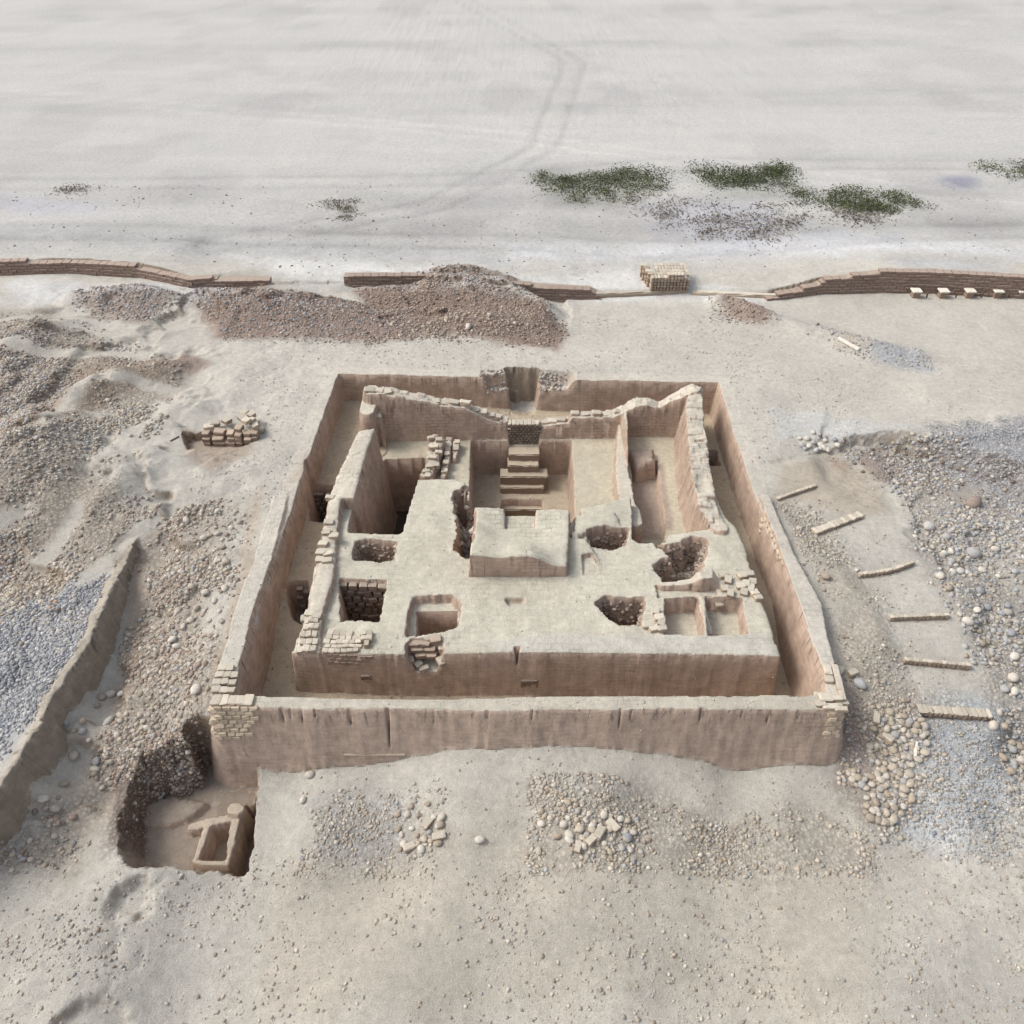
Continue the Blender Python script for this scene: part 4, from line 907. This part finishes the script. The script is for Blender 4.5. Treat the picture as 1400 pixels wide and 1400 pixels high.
gravel('gravel', [(1150,600),(1280,600),(1400,650),(1420,720),(1330,690),(1240,660),(1190,650)], 2600, .06, .2, 'dark mix blue', -.1, .2, .3, 'dark stones in the bank above the terraces')
gravel('gravel', [(1270,580),(1400,570),(1490,580),(1490,710),(1400,670),(1320,630)], 4500, .04, .11, 'blue', .3, .1, .5, 'fine blue grey gravel on the flat above the bank')
gravel('gravel', [(1220,670),(1300,665),(1420,720),(1490,800),(1490,1000),(1400,1080),(1370,980),(1335,900),(1300,830),(1240,760)], 8500, .06, .22, 'mix blue mix', -.9, .2, .5, 'mixed grey cobbles right of the terraces')
gravel('gravel', [(1060,700),(1120,720),(1200,800),(1240,900),(1260,980),(1200,990),(1150,900),(1110,800)], 2600, .04, .15, 'mix beige', -.6, .4, .4, 'thin gravel between the right wall and the terraces')
gravel('gravel', [(1150,1000),(1230,975),(1300,990),(1280,1080),(1230,1140),(1170,1150),(1150,1060)], 1600, .06, .2, 'beige mix', -1.8, .2, .3, 'small stones under the cobble heap at the right')
gravel('gravel', [(1220,1020),(1330,1000),(1400,1080),(1420,1180),(1250,1170)], 3000, .04, .13, 'blue mix', -1.8, .4, .5, 'pale blue gravel in the lower right corner')
gravel('gravel', [(420,1110),(560,1080),(620,1110),(600,1180),(420,1200)], 2200, .03, .13, 'mix beige', -2, .35, .4, 'grey gravel on the sand before the left part of the front wall')
gravel('gravel', [(720,1090),(800,1075),(880,1100),(1000,1130),(1180,1110),(1200,1190),(720,1200)], 5500, .04, .16, 'beige mix', -1.9, .35, .4, 'beige gravel on the sand before the right part of the front wall')
gravel('gravel', [(-100,1170),(300,1175),(500,1180),(900,1180),(1250,1175),(1500,1150),(1500,1420),(-100,1420)], 7000, .03, .12, 'beige mix', -2, .1, .5, 'scattered gravel over the near foreground')
gravel('gravel', [(380,560),(1400,480),(1400,600),(1060,620),(1000,500),(460,500),(380,700),(250,650)], 2500, .03, .08, 'mix', 0, .2, .4, 'sparse pebbles on the smooth ground behind the enclosure')
gravel('gravel', [(160,1080),(230,1050),(286,1020),(286,1090),(210,1100),(180,1180),(140,1180)], 1300, .06, .16, 'dark pink', -2.2, .1, .2, 'dark stones in the side of the lower left pit')
gravel('gravel', [(0,240),(700,240),(1400,240),(1400,350),(700,360),(0,340)], 1500, .06, .16, 'mix dark', 1, .2, .4, 'scattered stones on the far plain')
# stones inside the broken pits: they line the faces
def lining(name, pts, n, smin, smax, pal, label):
    q = P(pts, PZ); x0, y0, x1, y1 = q[:, 0].min() - .15, q[:, 1].min() - .1, q[:, 0].max() + .15, q[:, 1].max() + .3
    x = rng.uniform(x0, x1, n * 6); y = rng.uniform(y0, y1, n * 6); z = zg(x, y); k = z < PZ - .12
    x, y = x[k][:n], y[k][:n]
    s = smin + (smax - smin) * rng.random(len(x)) ** 1.5
    return stone_cloud(name, x, y, s, sum([PAL[p] for p in pal.split()], []), 1, sink=.3, label=label, cat='rubble')
lining('rubble', [(484,739),(541,739),(541,769),(484,769)], 520, .08, .2, 'pink beige pink', 'brown rubble packed in the small left pit of the platform')
lining('rubble', [(817,819),(880,819),(880,855),(817,855)], 520, .08, .2, 'pink dark pink', 'dark rubble inside the pit at the right front of the platform')
lining('rubble', [(803,724),(856,724),(856,753),(803,753)], 450, .08, .18, 'pink dark pink', 'dark rubble inside the pit right of the altar')
lining('rubble', [(893,738),(964,738),(964,796),(893,796)], 700, .08, .22, 'pink dark beige', 'fallen clods inside the large collapsed hole')
lining('rubble', [(620,668),(647,668),(647,765),(620,765)], 300, .12, .28, 'pink beige dark', 'tumbled clods in the long hole left of the altar')
def rear_face(name, pts, zt, zb, rows, size, pal, label):
    """courses of stones standing in the rear face of a pit"""
    par = WALL['podium'] if zt > -1 else WALL['corridor_floor']
    (ax, ay), (bx, by) = pts; A = np.array(at(ax, ay, zt)); B = np.array(at(bx, by, zt)); n = int(np.hypot(*(B - A)[:2]) / size)
    for r_ in range(rows):
        z = zt - (zt - zb) * (r_ + .5) / rows
        for i in range(n):
            u = (i + .5 + random.uniform(-.15, .15)) / n; p = A * (1 - u) + B * u
            u += (.5 / n if r_ % 2 else 0); p = A * (1 - u) + B * u; s = size * random.uniform(.7, 1.1)
            y = p[1] - .05 * r_ / rows - .03
            o = brick(par, (p[0], y, z), (s, s * .8, (zt - zb) / rows * random.uniform(.7, .95)), 0, pal, .12, name)
def stone_mesh(seed, c, name='stone'):
    r = np.random.default_rng(seed); v, f = I2
    d = r.normal(size=(5, 3)); d /= np.linalg.norm(d, axis=1)[:, None]
    k = 1 + .10 * np.sin(v @ d.T * 5 + r.uniform(0, 6, 5)).sum(1)[:, None] * .6 + r.uniform(-.03, .03, (len(v), 1))
    me = make_mesh(name, v * k, f, M_ST, True, 3); color_attr(me, 'Col', np.tile(np.array(c), (len(v), 1))); return me
STM = {p: [stone_mesh(31 * i + hash_, c) for i, c in enumerate(PAL[p] * 2)] for hash_, p in enumerate(PAL)}
rear_face('stone', [(465,796),(528,798)], -.35, -2.0, 7, .24, 'd', '')
rear_face('stone', [(426,672),(453,674)], -1.35, -2.4, 5, .2, 'd', '')
rear_face('stone', [(399,805),(417,800)], -1.35, -2.2, 5, .2, 'd', '')
def crumbs(names, n, s0, s1, pal, x0, x1, y0, y1, label):
    x = rng.uniform(x0, x1, n * 6); y = rng.uniform(y0, y1, n * 6); k = np.isin(lg(x, y), [lab(q) for q in names]) & (fbm(x, y, .9, 3, 210) > rng.uniform(-.5, .6, n * 6))
    x, y = x[k][:n], y[k][:n]; stone_cloud('crumbs', x, y, s0 + (s1 - s0) * rng.random(len(x)) ** 3, pal, 1, .12, label, 'crumbs')
crumbs(['podium', 'altar', 'rear_platform', 'low_wall'], 1300, .018, .055, PAL['pale'] + PAL['pale'] + PAL['beige'][:1], -6, 7.2, 12.4, 23.6, 'small crumbs of adobe on the platform')
crumbs(['corridor_floor', 'hall_floor'], 1000, .02, .08, PAL['beige'] + PAL['pink'], -7, 7.8, 11.4, 25.9, 'small crumbs of adobe along the corridor floor')
crumbs(['perimeter_wall_front', 'perimeter_wall_left', 'perimeter_wall_right', 'inner_wall_left', 'inner_wall_right', 'inner_wall_rear_left', 'inner_wall_rear_right'], 1200, .02, .06, PAL['pale'] + PAL['beige'][:1], -8, 8.5, 10.6, 26, 'crumbs of adobe lying on the wall tops')
crumbs(['ground'], 5000, .02, .075, PAL['beige'] + PAL['mix'], -10, 12, 7, 30, 'fine crumbs scattered over the sand round the enclosure')
for q_ in ([(420,592),(432,590),(430,612),(420,618)], [(408,620),(418,618),(414,640),(404,644)]):
    x, y = in_poly(q_, 40, 0); stone_cloud('rubble', x, y, .07 + .09 * rng.random(len(x)), PAL['dark'] + PAL['pink'], 1, .1, 'dark crumbs of broken adobe on the left rim of the enclosure, ' + ('rear' if q_[0][0] > 415 else 'front'), 'rubble')
x = rng.uniform(at(655,515,0)[0], at(776,515,0)[0], 260); y = rng.uniform(25.1, 25.95, 260); kk_ = zg(x, y) > -.75; x, y = x[kk_], y[kk_]; stone_cloud('rubble', x, y, .07 + .12 * rng.random(len(x)), PAL['pink'] + PAL['mix'], 1, .2, 'rubble round the entrance notch in the rear wall', 'rubble')
# single stones, large enough to pick out
NCOB = [0]
def cobble(px, py, s, pal, label, group=None, name='stone', cat='stone', flat=.7):
    x, y, z = ray(px, py)
    if lg(np.array(x), np.array(y)) not in (0,): return
    o = bpy.data.objects.new(name, random.choice(STM[pal])); col.objects.link(o)
    o.scale = (s * random.uniform(.85, 1.2), s * random.uniform(.75, 1.0), s * flat * random.uniform(.8, 1.1))
    o.rotation_euler = (random.uniform(-.2, .2), random.uniform(-.2, .2), random.uniform(0, 3.1)); o.location = (x, y, z + s * .18)
    tag(o, label, cat, group); NCOB[0] += 1; return o
def heap(region, n, s0, s1, pals, label, group):
    pts = np.array(region, float); c = 0; g = random.Random(len(label))
    placed = []
    while c < n:
        px = g.uniform(pts[:, 0].min(), pts[:, 0].max()); py = g.uniform(pts[:, 1].min(), pts[:, 1].max())
        if psdf(pts, np.array([px]), np.array([py]))[0] < 0: 
            continue
        if any((px - a) ** 2 + (py - b) ** 2 < 70 for a, b in placed) and g.random() < .93: continue
        placed.append((px, py)); 
        sz_ = g.uniform(s0, s1); pl_ = g.choice(pals); u_ = (px - pts[:, 0].min()) / np.ptp(pts[:, 0]); v_ = (py - pts[:, 1].min()) / np.ptp(pts[:, 1])
        where = ('upper' if v_ < .33 else 'middle' if v_ < .66 else 'lower') + ' ' + ('left' if u_ < .33 else 'centre' if u_ < .66 else 'right')
        cobble(px, py, sz_, pl_, ('small ' if sz_ < (s0 + s1) / 2 else 'large ') + {'beige': 'beige', 'mix': 'grey brown', 'pale': 'pale', 'blue': 'blue grey'}[pl_] + ' ' + label + ', ' + where, group); c += 1
heap([(1180,1010),(1215,975),(1262,985),(1270,1020),(1245,1060),(1250,1095),(1215,1130),(1180,1120),(1185,1085),(1150,1060),(1160,1050),(1195,1060)], 130, .12, .23, ['beige','mix','mix'], 'cobble in the heap below the terraces', 'cobbles heaped below the terraces')
heap([(540,1110),(600,1090),(610,1140),(590,1166),(545,1166)], 24, .13, .22, ['beige','pale','mix'], 'stone before the left front wall', 'stones before the left part of the front wall')
heap([(730,1115),(770,1090),(800,1110),(860,1120),(880,1150),(860,1166),(735,1166)], 36, .13, .22, ['beige','pale','mix'], 'stone before the middle front wall', 'stones before the middle of the front wall')
heap([(1085,600),(1110,592),(1140,600),(1148,612),(1120,620),(1095,617)], 18, .16, .26, ['mix','pale','blue'], 'cobble near the rear right corner', 'cobbles right of the rear corner')
heap([(255,690),(330,700),(315,800),(290,880),(240,940),(200,930),(240,850)], 30, .13, .24, ['beige','mix','pale'], 'stone on the slope left of the enclosure', 'stones on the slope left of the enclosure')
heap([(90,960),(200,930),(140,1080),(40,1130),(60,1060)], 20, .14, .28, ['mix','beige','pale'], 'stone at the foot of the crumbling wall', 'stones at the foot of the crumbling wall')
heap([(1260,720),(1400,760),(1395,980),(1340,900),(1300,830)], 30, .16, .28, ['blue','mix','pale'], 'cobble in gravel right of the terraces', 'larger cobbles right of the terraces')
heap([(1355,990),(1400,1000),(1400,1060),(1370,1060)], 10, .18, .28, ['beige','mix'], 'cobble at the right edge below the terraces', 'brown cobbles at the lower right edge')
cobble(269,944,.32,'pale','smooth white egg-shaped boulder left of the front corner', flat=.6)
cobble(1328,758,.42,'blue','pale blue boulder in the gravel right of the third terrace')
cobble(1270,722,.34,'blue','light blue stone above the third terrace')
cobble(1129,790,.26,'beige','yellowish stone beside the right perimeter wall')
cobble(1175,938,.34,'blue','blue grey stone near the front right corner bricks')
cobble(1146,918,.26,'pale','white stone leaning on the right perimeter wall near the front corner')
cobble(656,1150,.25,'pale','single white stone alone on the foreground sand')
cobble(857,1145,.24,'blue','bluish round stone among the beige foreground stones')
cobble(1384,928,.28,'pale','lavender grey stone at the right edge beside the lowest terrace')
cobble(424,1060,.28,'pale','pale split stone on the sand before the front wall')
cobble(415,1095,.2,'pale','small pale stone on the sand below the split one')
cobble(1330,690,.5,'dark','large brown boulder bedded in the bank on the right')
cobble(640,468-20,.3,'pale','pale stone at the foot of the rear middle mound')

# ------------------------------------------------------------------ loose adobe bricks
for k, (px, py, s, rz) in enumerate([(600,1145,.28,.1),(585,1128,.28,.9),(560,1160,.26,.4),(820,1140,.28,.9),(838,1130,.3,2.2),(808,1150,.28,.7),(790,1160,.26,1.2),(1213,1010,.3,2.3),(1197,985,.24,1.3),(1165,922,.24,.4)]):
    x, y, z = ray(px, py)
    brick(None, (x, y, z + .05), (s, s * .62, .14), rz, 'l', .12, 'loose_brick', 'loose adobe brick, ' + ['right of a pair','upper left of the group','lowest at the left','right one with a diagonal tilt','rightmost of its group','middle one','left one beside pale stones','tilted among cobbles','between wall and cobbles','closest to the corner bricks'][k] + (', on gravel before the front wall' if py > 1100 else ', near the front right corner'), 'brick', 'loose bricks on the gravel' if py > 1100 else 'loose bricks near the front right corner')
# pile of adobe blocks
XG = at(320, 600, 0)
pile = [(283,596,0,.28),(283,596,1,.28),(283,594,2,.26),(299,597,0,.42),(298,596,1,.4),(301,592,2,.38),(311,596,0,.2),(317,597,0,.26),(317,596,1,.26),(317,594,2,.25),(327,597,0,.24),(327,597,1,.22),(327,596,2,.24),(329,592,3,.26),(339,597,0,.26),(339,597,1,.26),(340,594,2,.26),(341,588,3,.26),(349,596,0,.2),(350,594,1,.22),(352,590,2,.2),
        (312,580,1,.3),(334,580,2,.28),(337,572,2,.28),(346,576,2,.26),(351,582,1,.24),(356,586,0,.24),(346,584,2,.24),(288,588,1,.3),(296,584,1,.3)]
pn = {0: 'bottom', 1: 'second', 2: 'third', 3: 'top'}
for k, (px, py, lv, s) in enumerate(pile):
    x, y, z = at(px, py + 2, 0); z = zg(x, y)
    side = 'left' if px < 305 else ('middle' if px < 335 else 'right')
    brick(None, (x, y, z + .07 + .145 * lv), (s, .26, .15), random.uniform(-.12, .12) if py > 590 else random.uniform(-.7, .7), 'r' if py > 590 else 'l', .07, 'adobe_block',
          'rough adobe block, %s layer, %s part of the pile left of the enclosure' % (pn[lv], side), 'block', 'adobe blocks piled left of the enclosure')
# brick stack at the rear
sa = at(888, 401, .05); sb = at(940, 398, .05); base = (sa[0], sa[1], zg(sa[0], sa[1]))
stk = empty('brick_stack', base, 'neat rectangular stack of adobe bricks standing at the rear track', 'brick stack')
Lx = sb[0] - sa[0]; nb = 12; Dy = 1.5
for r_ in range(7):
    z = base[2] + .07 + .125 * r_
    inset = .0
    for i in range(nb):
        if r_ == 6 and not (5 <= i <= 9): continue
        if r_ == 5 and i > 10: continue
        x = base[0] + Lx * (i + .5) / nb
        brick(stk, (x, base[1] + .15 + (.0 if r_ % 2 else .03), z), (Lx / nb * .88, .3, .105 if r_ % 2 else .1), 0, 'l' if r_ in (5, 6) or (r_ % 2 == 0) else 'r', .03)
    for j in range(1, 5):
        if r_ == 6: continue
        brick(stk, (base[0] + .1 - .12 * j * .5, base[1] + .15 + .3 * j, z), (.28, .27, .105), -.2, 'l' if (r_ + j) % 2 else 'r', .04)
        if r_ == 5:
            for i in range(2, nb, 1): brick(stk, (base[0] + Lx * (i + .5) / nb, base[1] + .15 + .3 * j, z), (Lx / nb * .9, .28, .1), 0, 'l', .04)

# ------------------------------------------------------------------ far brick walls (every course built, bricks joined)
def far_wall(name, line, tops, label, bl=.34, bh=.125, depth=.35, courses=True):
    """line: foot points (x,y); tops: function u -> top z"""
    root = empty(name, (line[0][0], line[0][1], 0), label, 'wall')
    pts = np.array(line); seg = np.hypot(*np.diff(pts, axis=0).T); cum = np.r_[0, np.cumsum(seg)]
    V = []; Fq = []; S = np.array([[-.5,-.5,-.5],[.5,-.5,-.5],[.5,.5,-.5],[-.5,.5,-.5],[-.5,-.5,.5],[.5,-.5,.5],[.5,.5,.5],[-.5,.5,.5]])
    Q = [[0,1,5,4],[1,2,6,5],[2,3,7,6],[3,0,4,7],[4,5,6,7]]
    n = int(cum[-1] / bl); singles = []
    for r_ in range(14):
        z = -.25 + bh * (r_ + .5)
        for i in range(n):
            s = (i + .5 + (.5 if r_ % 2 else 0)) * bl
            if s > cum[-1]: continue
            x = np.interp(s, cum, pts[:, 0]); y = np.interp(s, cum, pts[:, 1]); zt = tops(s / cum[-1])
            if z > zt + .02 * math.sin(i * 1.7): continue
            k = min(len(seg) - 1, max(0, np.searchsorted(cum, s) - 1)); a = math.atan2(pts[k + 1, 1] - pts[k, 1], pts[k + 1, 0] - pts[k, 0])
            sz = S * np.array([bl * .93, depth, bh * .82]) + rng.uniform(-.008, .008, (8, 3))
            sz[:, 1] += .03 * r_ + random.uniform(-.02, .02)
            R = np.stack([sz[:, 0] * math.cos(a) - sz[:, 1] * math.sin(a) + x, sz[:, 0] * math.sin(a) + sz[:, 1] * math.cos(a) + y, sz[:, 2] + z], -1) - np.array([line[0][0], line[0][1], 0])
            b0 = len(V) * 8; V.append(R); Fq += [[b0 + t for t in f] for f in Q]
    me = make_mesh('brick_courses', np.concatenate(V), Fq, M_BRICKX); o = bpy.data.objects.new('brick_courses', me); col.objects.link(o); o.parent = root; tag(o, kind='stuff')
    # mud core behind the bricks, shows in the joints
    V = []; Fq = []
    for i in range(n + 1):
        s = min(i * bl, cum[-1]); x = np.interp(s, cum, pts[:, 0]); y = np.interp(s, cum, pts[:, 1]); zt = tops(s / cum[-1]) - .06
        V += [(x, y - depth / 2 + .03, -.4), (x, y - depth / 2 + .03 + .24 * (zt + .25), zt), (x, y + depth * 1.3, zt), (x, y + depth * 1.3, -.4)]
        if i:
            for j in range(3): Fq.append([4 * i - 4 + j, 4 * i + j, 4 * i + j + 1, 4 * i - 3 + j])
    me = make_mesh('mud_core', np.array(V) - np.array([line[0][0], line[0][1], 0]), Fq, M_BRICKD); o = bpy.data.objects.new('mud_core', me); col.objects.link(o); o.parent = root
    return root
def wline(pxs, dy=0): return [(at(px, py, z)[0], at(px, py, z)[1] + dy) for px, py, z in pxs]
ltop = lambda u: float(np.interp(u, [0, .1, .55, .56, .78, .80, 1], [.62, .7, .72, .66, .6, .5, .45]))
far_wall('far_brick_wall', wline([(-300,384,0),(0,382,0),(100,379,0),(190,384,0),(262,399,0),(300,392,.1)], .15), ltop, 'low brown brick wall at the rear left, partly buried in sand')
far_wall('far_brick_wall', wline([(250,388,.3),(375,386,.3)], .1), lambda u: .5 if u < .3 else .42, 'short exposed end of brick wall above the rear left mound')
far_wall('far_brick_wall', wline([(470,388,.2),(600,390,.1),(700,402,.1),(820,406,.1)], .15), lambda u: float(np.interp(u, [0, .55, .8, .97, 1], [.5, .5, .42, .36, .15])), 'low reddish brick wall showing behind the rear middle mound')
rtop = lambda u: float(np.interp(u, [0, .08, .15, .16, .22, .23, .36, .62, .75, .76, 1], [.10, .25, .42, .58, .68, .75, .9, .88, .8, .7, .65]))
far_wall('far_brick_wall', wline([(1048,411,.05),(1085,407,0),(1120,402,0),(1200,399,0),(1280,401,0),(1400,408,0),(1600,415,0)], .1), rtop, 'long reddish brick wall with many courses at the rear right')
# low pale kerb between the middle walls
for (a, b) in (((800,405),(935,400)), ((945,402),(1060,407))):
    A, B = at(*a, .0), at(*b, .0); m_ = [(p + q) / 2 for p, q in zip(A, B)]
    o = box('mud_kerb', (m_[0], m_[1], m_[2]), (math.dist(A, B), .3, .3), M_BRICK, None, math.atan2(B[1] - A[1], B[0] - A[0]), .04, .02)
    tag(o, 'low mud kerb %s the brick stack at the rear' % ('left of' if a[0] < 900 else 'right of'), 'kerb')
# posts with pale caps and short dark stakes before the right wall
for k, px in enumerate((1250, 1287, 1323, 1361, 1394)):
    x, y, z = ray(px, 406); t = empty('brick_pier', (x, y, z), '%s small brick pier with pale cap before the long rear right wall' % ('first', 'second', 'third', 'fourth', 'fifth')[k] + ' from the left', 'pier', 'capped piers before the rear right wall')
    box('pier_body', (x, y, z + .12), (.3, .32, .3), M_BRICKR, t, 0, .02, .01); box('cap', (x, y, z + .3), (.4, .4, .06), M_WHITE, t, 0, .01, .004)
for k, px in enumerate((1266, 1306, 1341, 1378)):
    x, y, z = ray(px, 408); o = box('wooden_stake', (x, y, z + .12), (.05, .05, .42), M_WOODD, None, .2, .005, .002, rx=.35, ry=-.3)
    tag(o, 'dark short stake standing between two capped piers, %s from the left' % ('first', 'second', 'third', 'fourth')[k], 'stake', 'stakes between the piers')

# ------------------------------------------------------------------ brick risers of the terraces
tl = ['uppermost short', 'second', 'curved third', 'fourth', 'fifth', 'lowest']
for k in range(1, 7):
    (a, b, z) = TE[k]; A, B = np.array(at(*a, z)), np.array(at(*b, z)); n = [10, 12, 14, 13, 14, 15][k - 1]
    t = empty('brick_riser', tuple(A), '%s brick edging of the terraces on the right' % tl[k - 1], 'edging', 'brick edgings of the terraces')
    ang = math.atan2(B[1] - A[1], B[0] - A[0]); ln = np.hypot(*(B - A)[:2]) / n
    for r_ in range(2):
        for i in range(n):
            u = (i + .5) / n; p = A * (1 - u) + B * u; bow = -.1 * math.sin(math.pi * u) * (1 if k == 3 else 0)
            brick(t, (p[0], p[1] + .04 + bow + .0, z - .03 - .1 * r_ + .02), (ln * .93, .24 if k in (2, 6) else .11, .09), ang, 'l' if r_ == 0 else 'r', .03)

# ------------------------------------------------------------------ sticks and planks
def stick(p, q, r, mat, name, label, cat='stick'):
    A, B = ray(*p), ray(*q); L_ = math.dist(A, B); m_ = [(a + b) / 2 for a, b in zip(A, B)]
    o = box(name, (m_[0], m_[1], m_[2] + r * .8), (L_, r * 2, r * 1.4), mat, None, math.atan2(B[1] - A[1], B[0] - A[0]), r * .3, .002, ry=-math.asin(max(-1, min(1, (B[2] - A[2]) / L_))))
    tag(o, label, cat)
stick((1145,464),(1174,480), .07, M_WHITE, 'plank', 'pale plank lying on the grey stones behind the right side', 'plank')
stick((1104,458),(1119,443), .03, M_WOODD, 'stick', 'thin brown stick on the slope behind the right side')
stick((1250,1036),(1252,1015), .04, M_WHITE, 'stake', 'short white stake lying on the cobble heap', 'stake')
stick((233,604),(245,597), .02, M_WOODD, 'stick', 'thin dark stick left of the adobe block pile')
stick((470,1033),(555,1034), .035, M_MUD, 'mud_ledge', 'thin ledge line in the sand at the foot of the front wall', 'ledge')

# ------------------------------------------------------------------ low plants at the rear
def shrub_patch(name, region, n, mats, label, z=1, h=.16, ls=.055, kind='stuff', cs=2.0):
    q = P(region, z); x0, y0, x1, y1 = q[:, 0].min(), q[:, 1].min(), q[:, 0].max(), q[:, 1].max()
    x = rng.uniform(x0, x1, n * 8); y = rng.uniform(y0, y1, n * 8)
    k = (psdf(q, x, y) + 1.6 * fbm(x, y, cs, 3, 71) > rng.random(len(x)) ** 2 * 1.6 - .3) & (fbm(x, y, .7, 3, 75) > -.15); x, y = x[k][:n], y[k][:n]; n = len(x)
    nc = max(6, n // 70); ci = rng.integers(0, n, nc); cr = rng.uniform(.18, .55, nc) * (1.5 if h > .1 else 1.8); w_ = cr ** 1.5; pick = rng.choice(nc, n, p=w_ / w_.sum())
    stray = rng.random(n) < .22; dx, dy = rng.normal(size=n) * .5, rng.normal(size=n) * .5; rr = np.hypot(dx, dy)
    x = np.where(stray, x, x[ci][pick] + dx * cr[pick] * 1.3); y = np.where(stray, y, y[ci][pick] + dy * cr[pick])
    zz = zg(x, y) + np.where(stray, .02, h * (cr[pick] / .5) * np.clip(1.1 - rr ** 2, .05, 1) * rng.random(n) ** .6)
    c = np.stack([x, y, zz], -1); d1 = rng.normal(size=(n, 3)); d1[:, 2] *= .5; d1 /= np.linalg.norm(d1, axis=1)[:, None]
    d2 = np.cross(d1, rng.normal(size=(n, 3))); d2 /= np.linalg.norm(d2, axis=1)[:, None]
    s = ls * rng.uniform(.5, 1.3, (n, 1))
    V = np.stack([c - d1 * s, c + d2 * s * .45, c + d1 * s, c - d2 * s * .45], 1).reshape(-1, 3); Fq = np.arange(4 * n).reshape(-1, 4)
    org = np.array([x.mean(), y.mean(), zg(x.mean(), y.mean())])
    me = make_mesh(name, V - org, Fq, mats[0])
    for m in mats[1:]: me.materials.append(m)
    me.polygons.foreach_set('material_index', rng.integers(0, len(mats), n).astype(np.int32))
    o = bpy.data.objects.new(name, me); col.objects.link(o); o.location = org
    tag(o, label, 'ground cover', kind=kind); return o
GM = [M_LEAF, M_LEAF, M_LEAFY]
shrub_patch('green_ground_cover', [(735,226),(800,222),(900,224),(915,238),(890,250),(830,264),(790,264),(745,247)], 8500, GM, 'green creeping plants at the top centre of the plain', h=.3)
shrub_patch('green_ground_cover', [(945,226),(1060,220),(1095,236),(1075,255),(1040,262),(990,252)], 7500, [M_LEAF, M_LEAF, M_LEAF, M_LEAFY], 'dark green low bush on the plain right of the first patch', h=.35)
shrub_patch('green_ground_cover', [(1080,250),(1150,256),(1200,266),(1255,270),(1252,288),(1180,288),(1130,282),(1085,264)], 6500, GM, 'thin green creeper strip on the plain above the long brick wall', h=.25)
shrub_patch('green_ground_cover', [(1345,222),(1440,222),(1440,238),(1360,240)], 2500, GM, 'green plants at the upper right edge', h=.3)
shrub_patch('dry_ground_cover', [(860,255),(1060,258),(1100,300),(1020,316),(900,290)], 2600, [M_TWIG], 'grey dry creeper stems on the plain below the green patches', h=.06, ls=.07)
shrub_patch('dry_ground_cover', [(1080,262),(1220,285),(1200,300),(1080,300)], 900, [M_TWIG], 'dry stems under the thin green strip', h=.05, ls=.07)
shrub_patch('dry_ground_cover', [(438,266),(485,262),(500,280),(468,290)], 700, [M_TWIG, M_TWIG, M_TWIG, M_LEAFY], 'dry grey tuft alone on the left part of the plain', h=.12, ls=.06)
shrub_patch('dry_ground_cover', [(80,245),(110,244),(112,254),(84,254)], 260, [M_TWIG], 'small dark tuft at the upper left of the plain', h=.1, ls=.07)

print('verts', NX * NY, 'cobbles', NCOB[0], 'objects', len(bpy.data.objects))
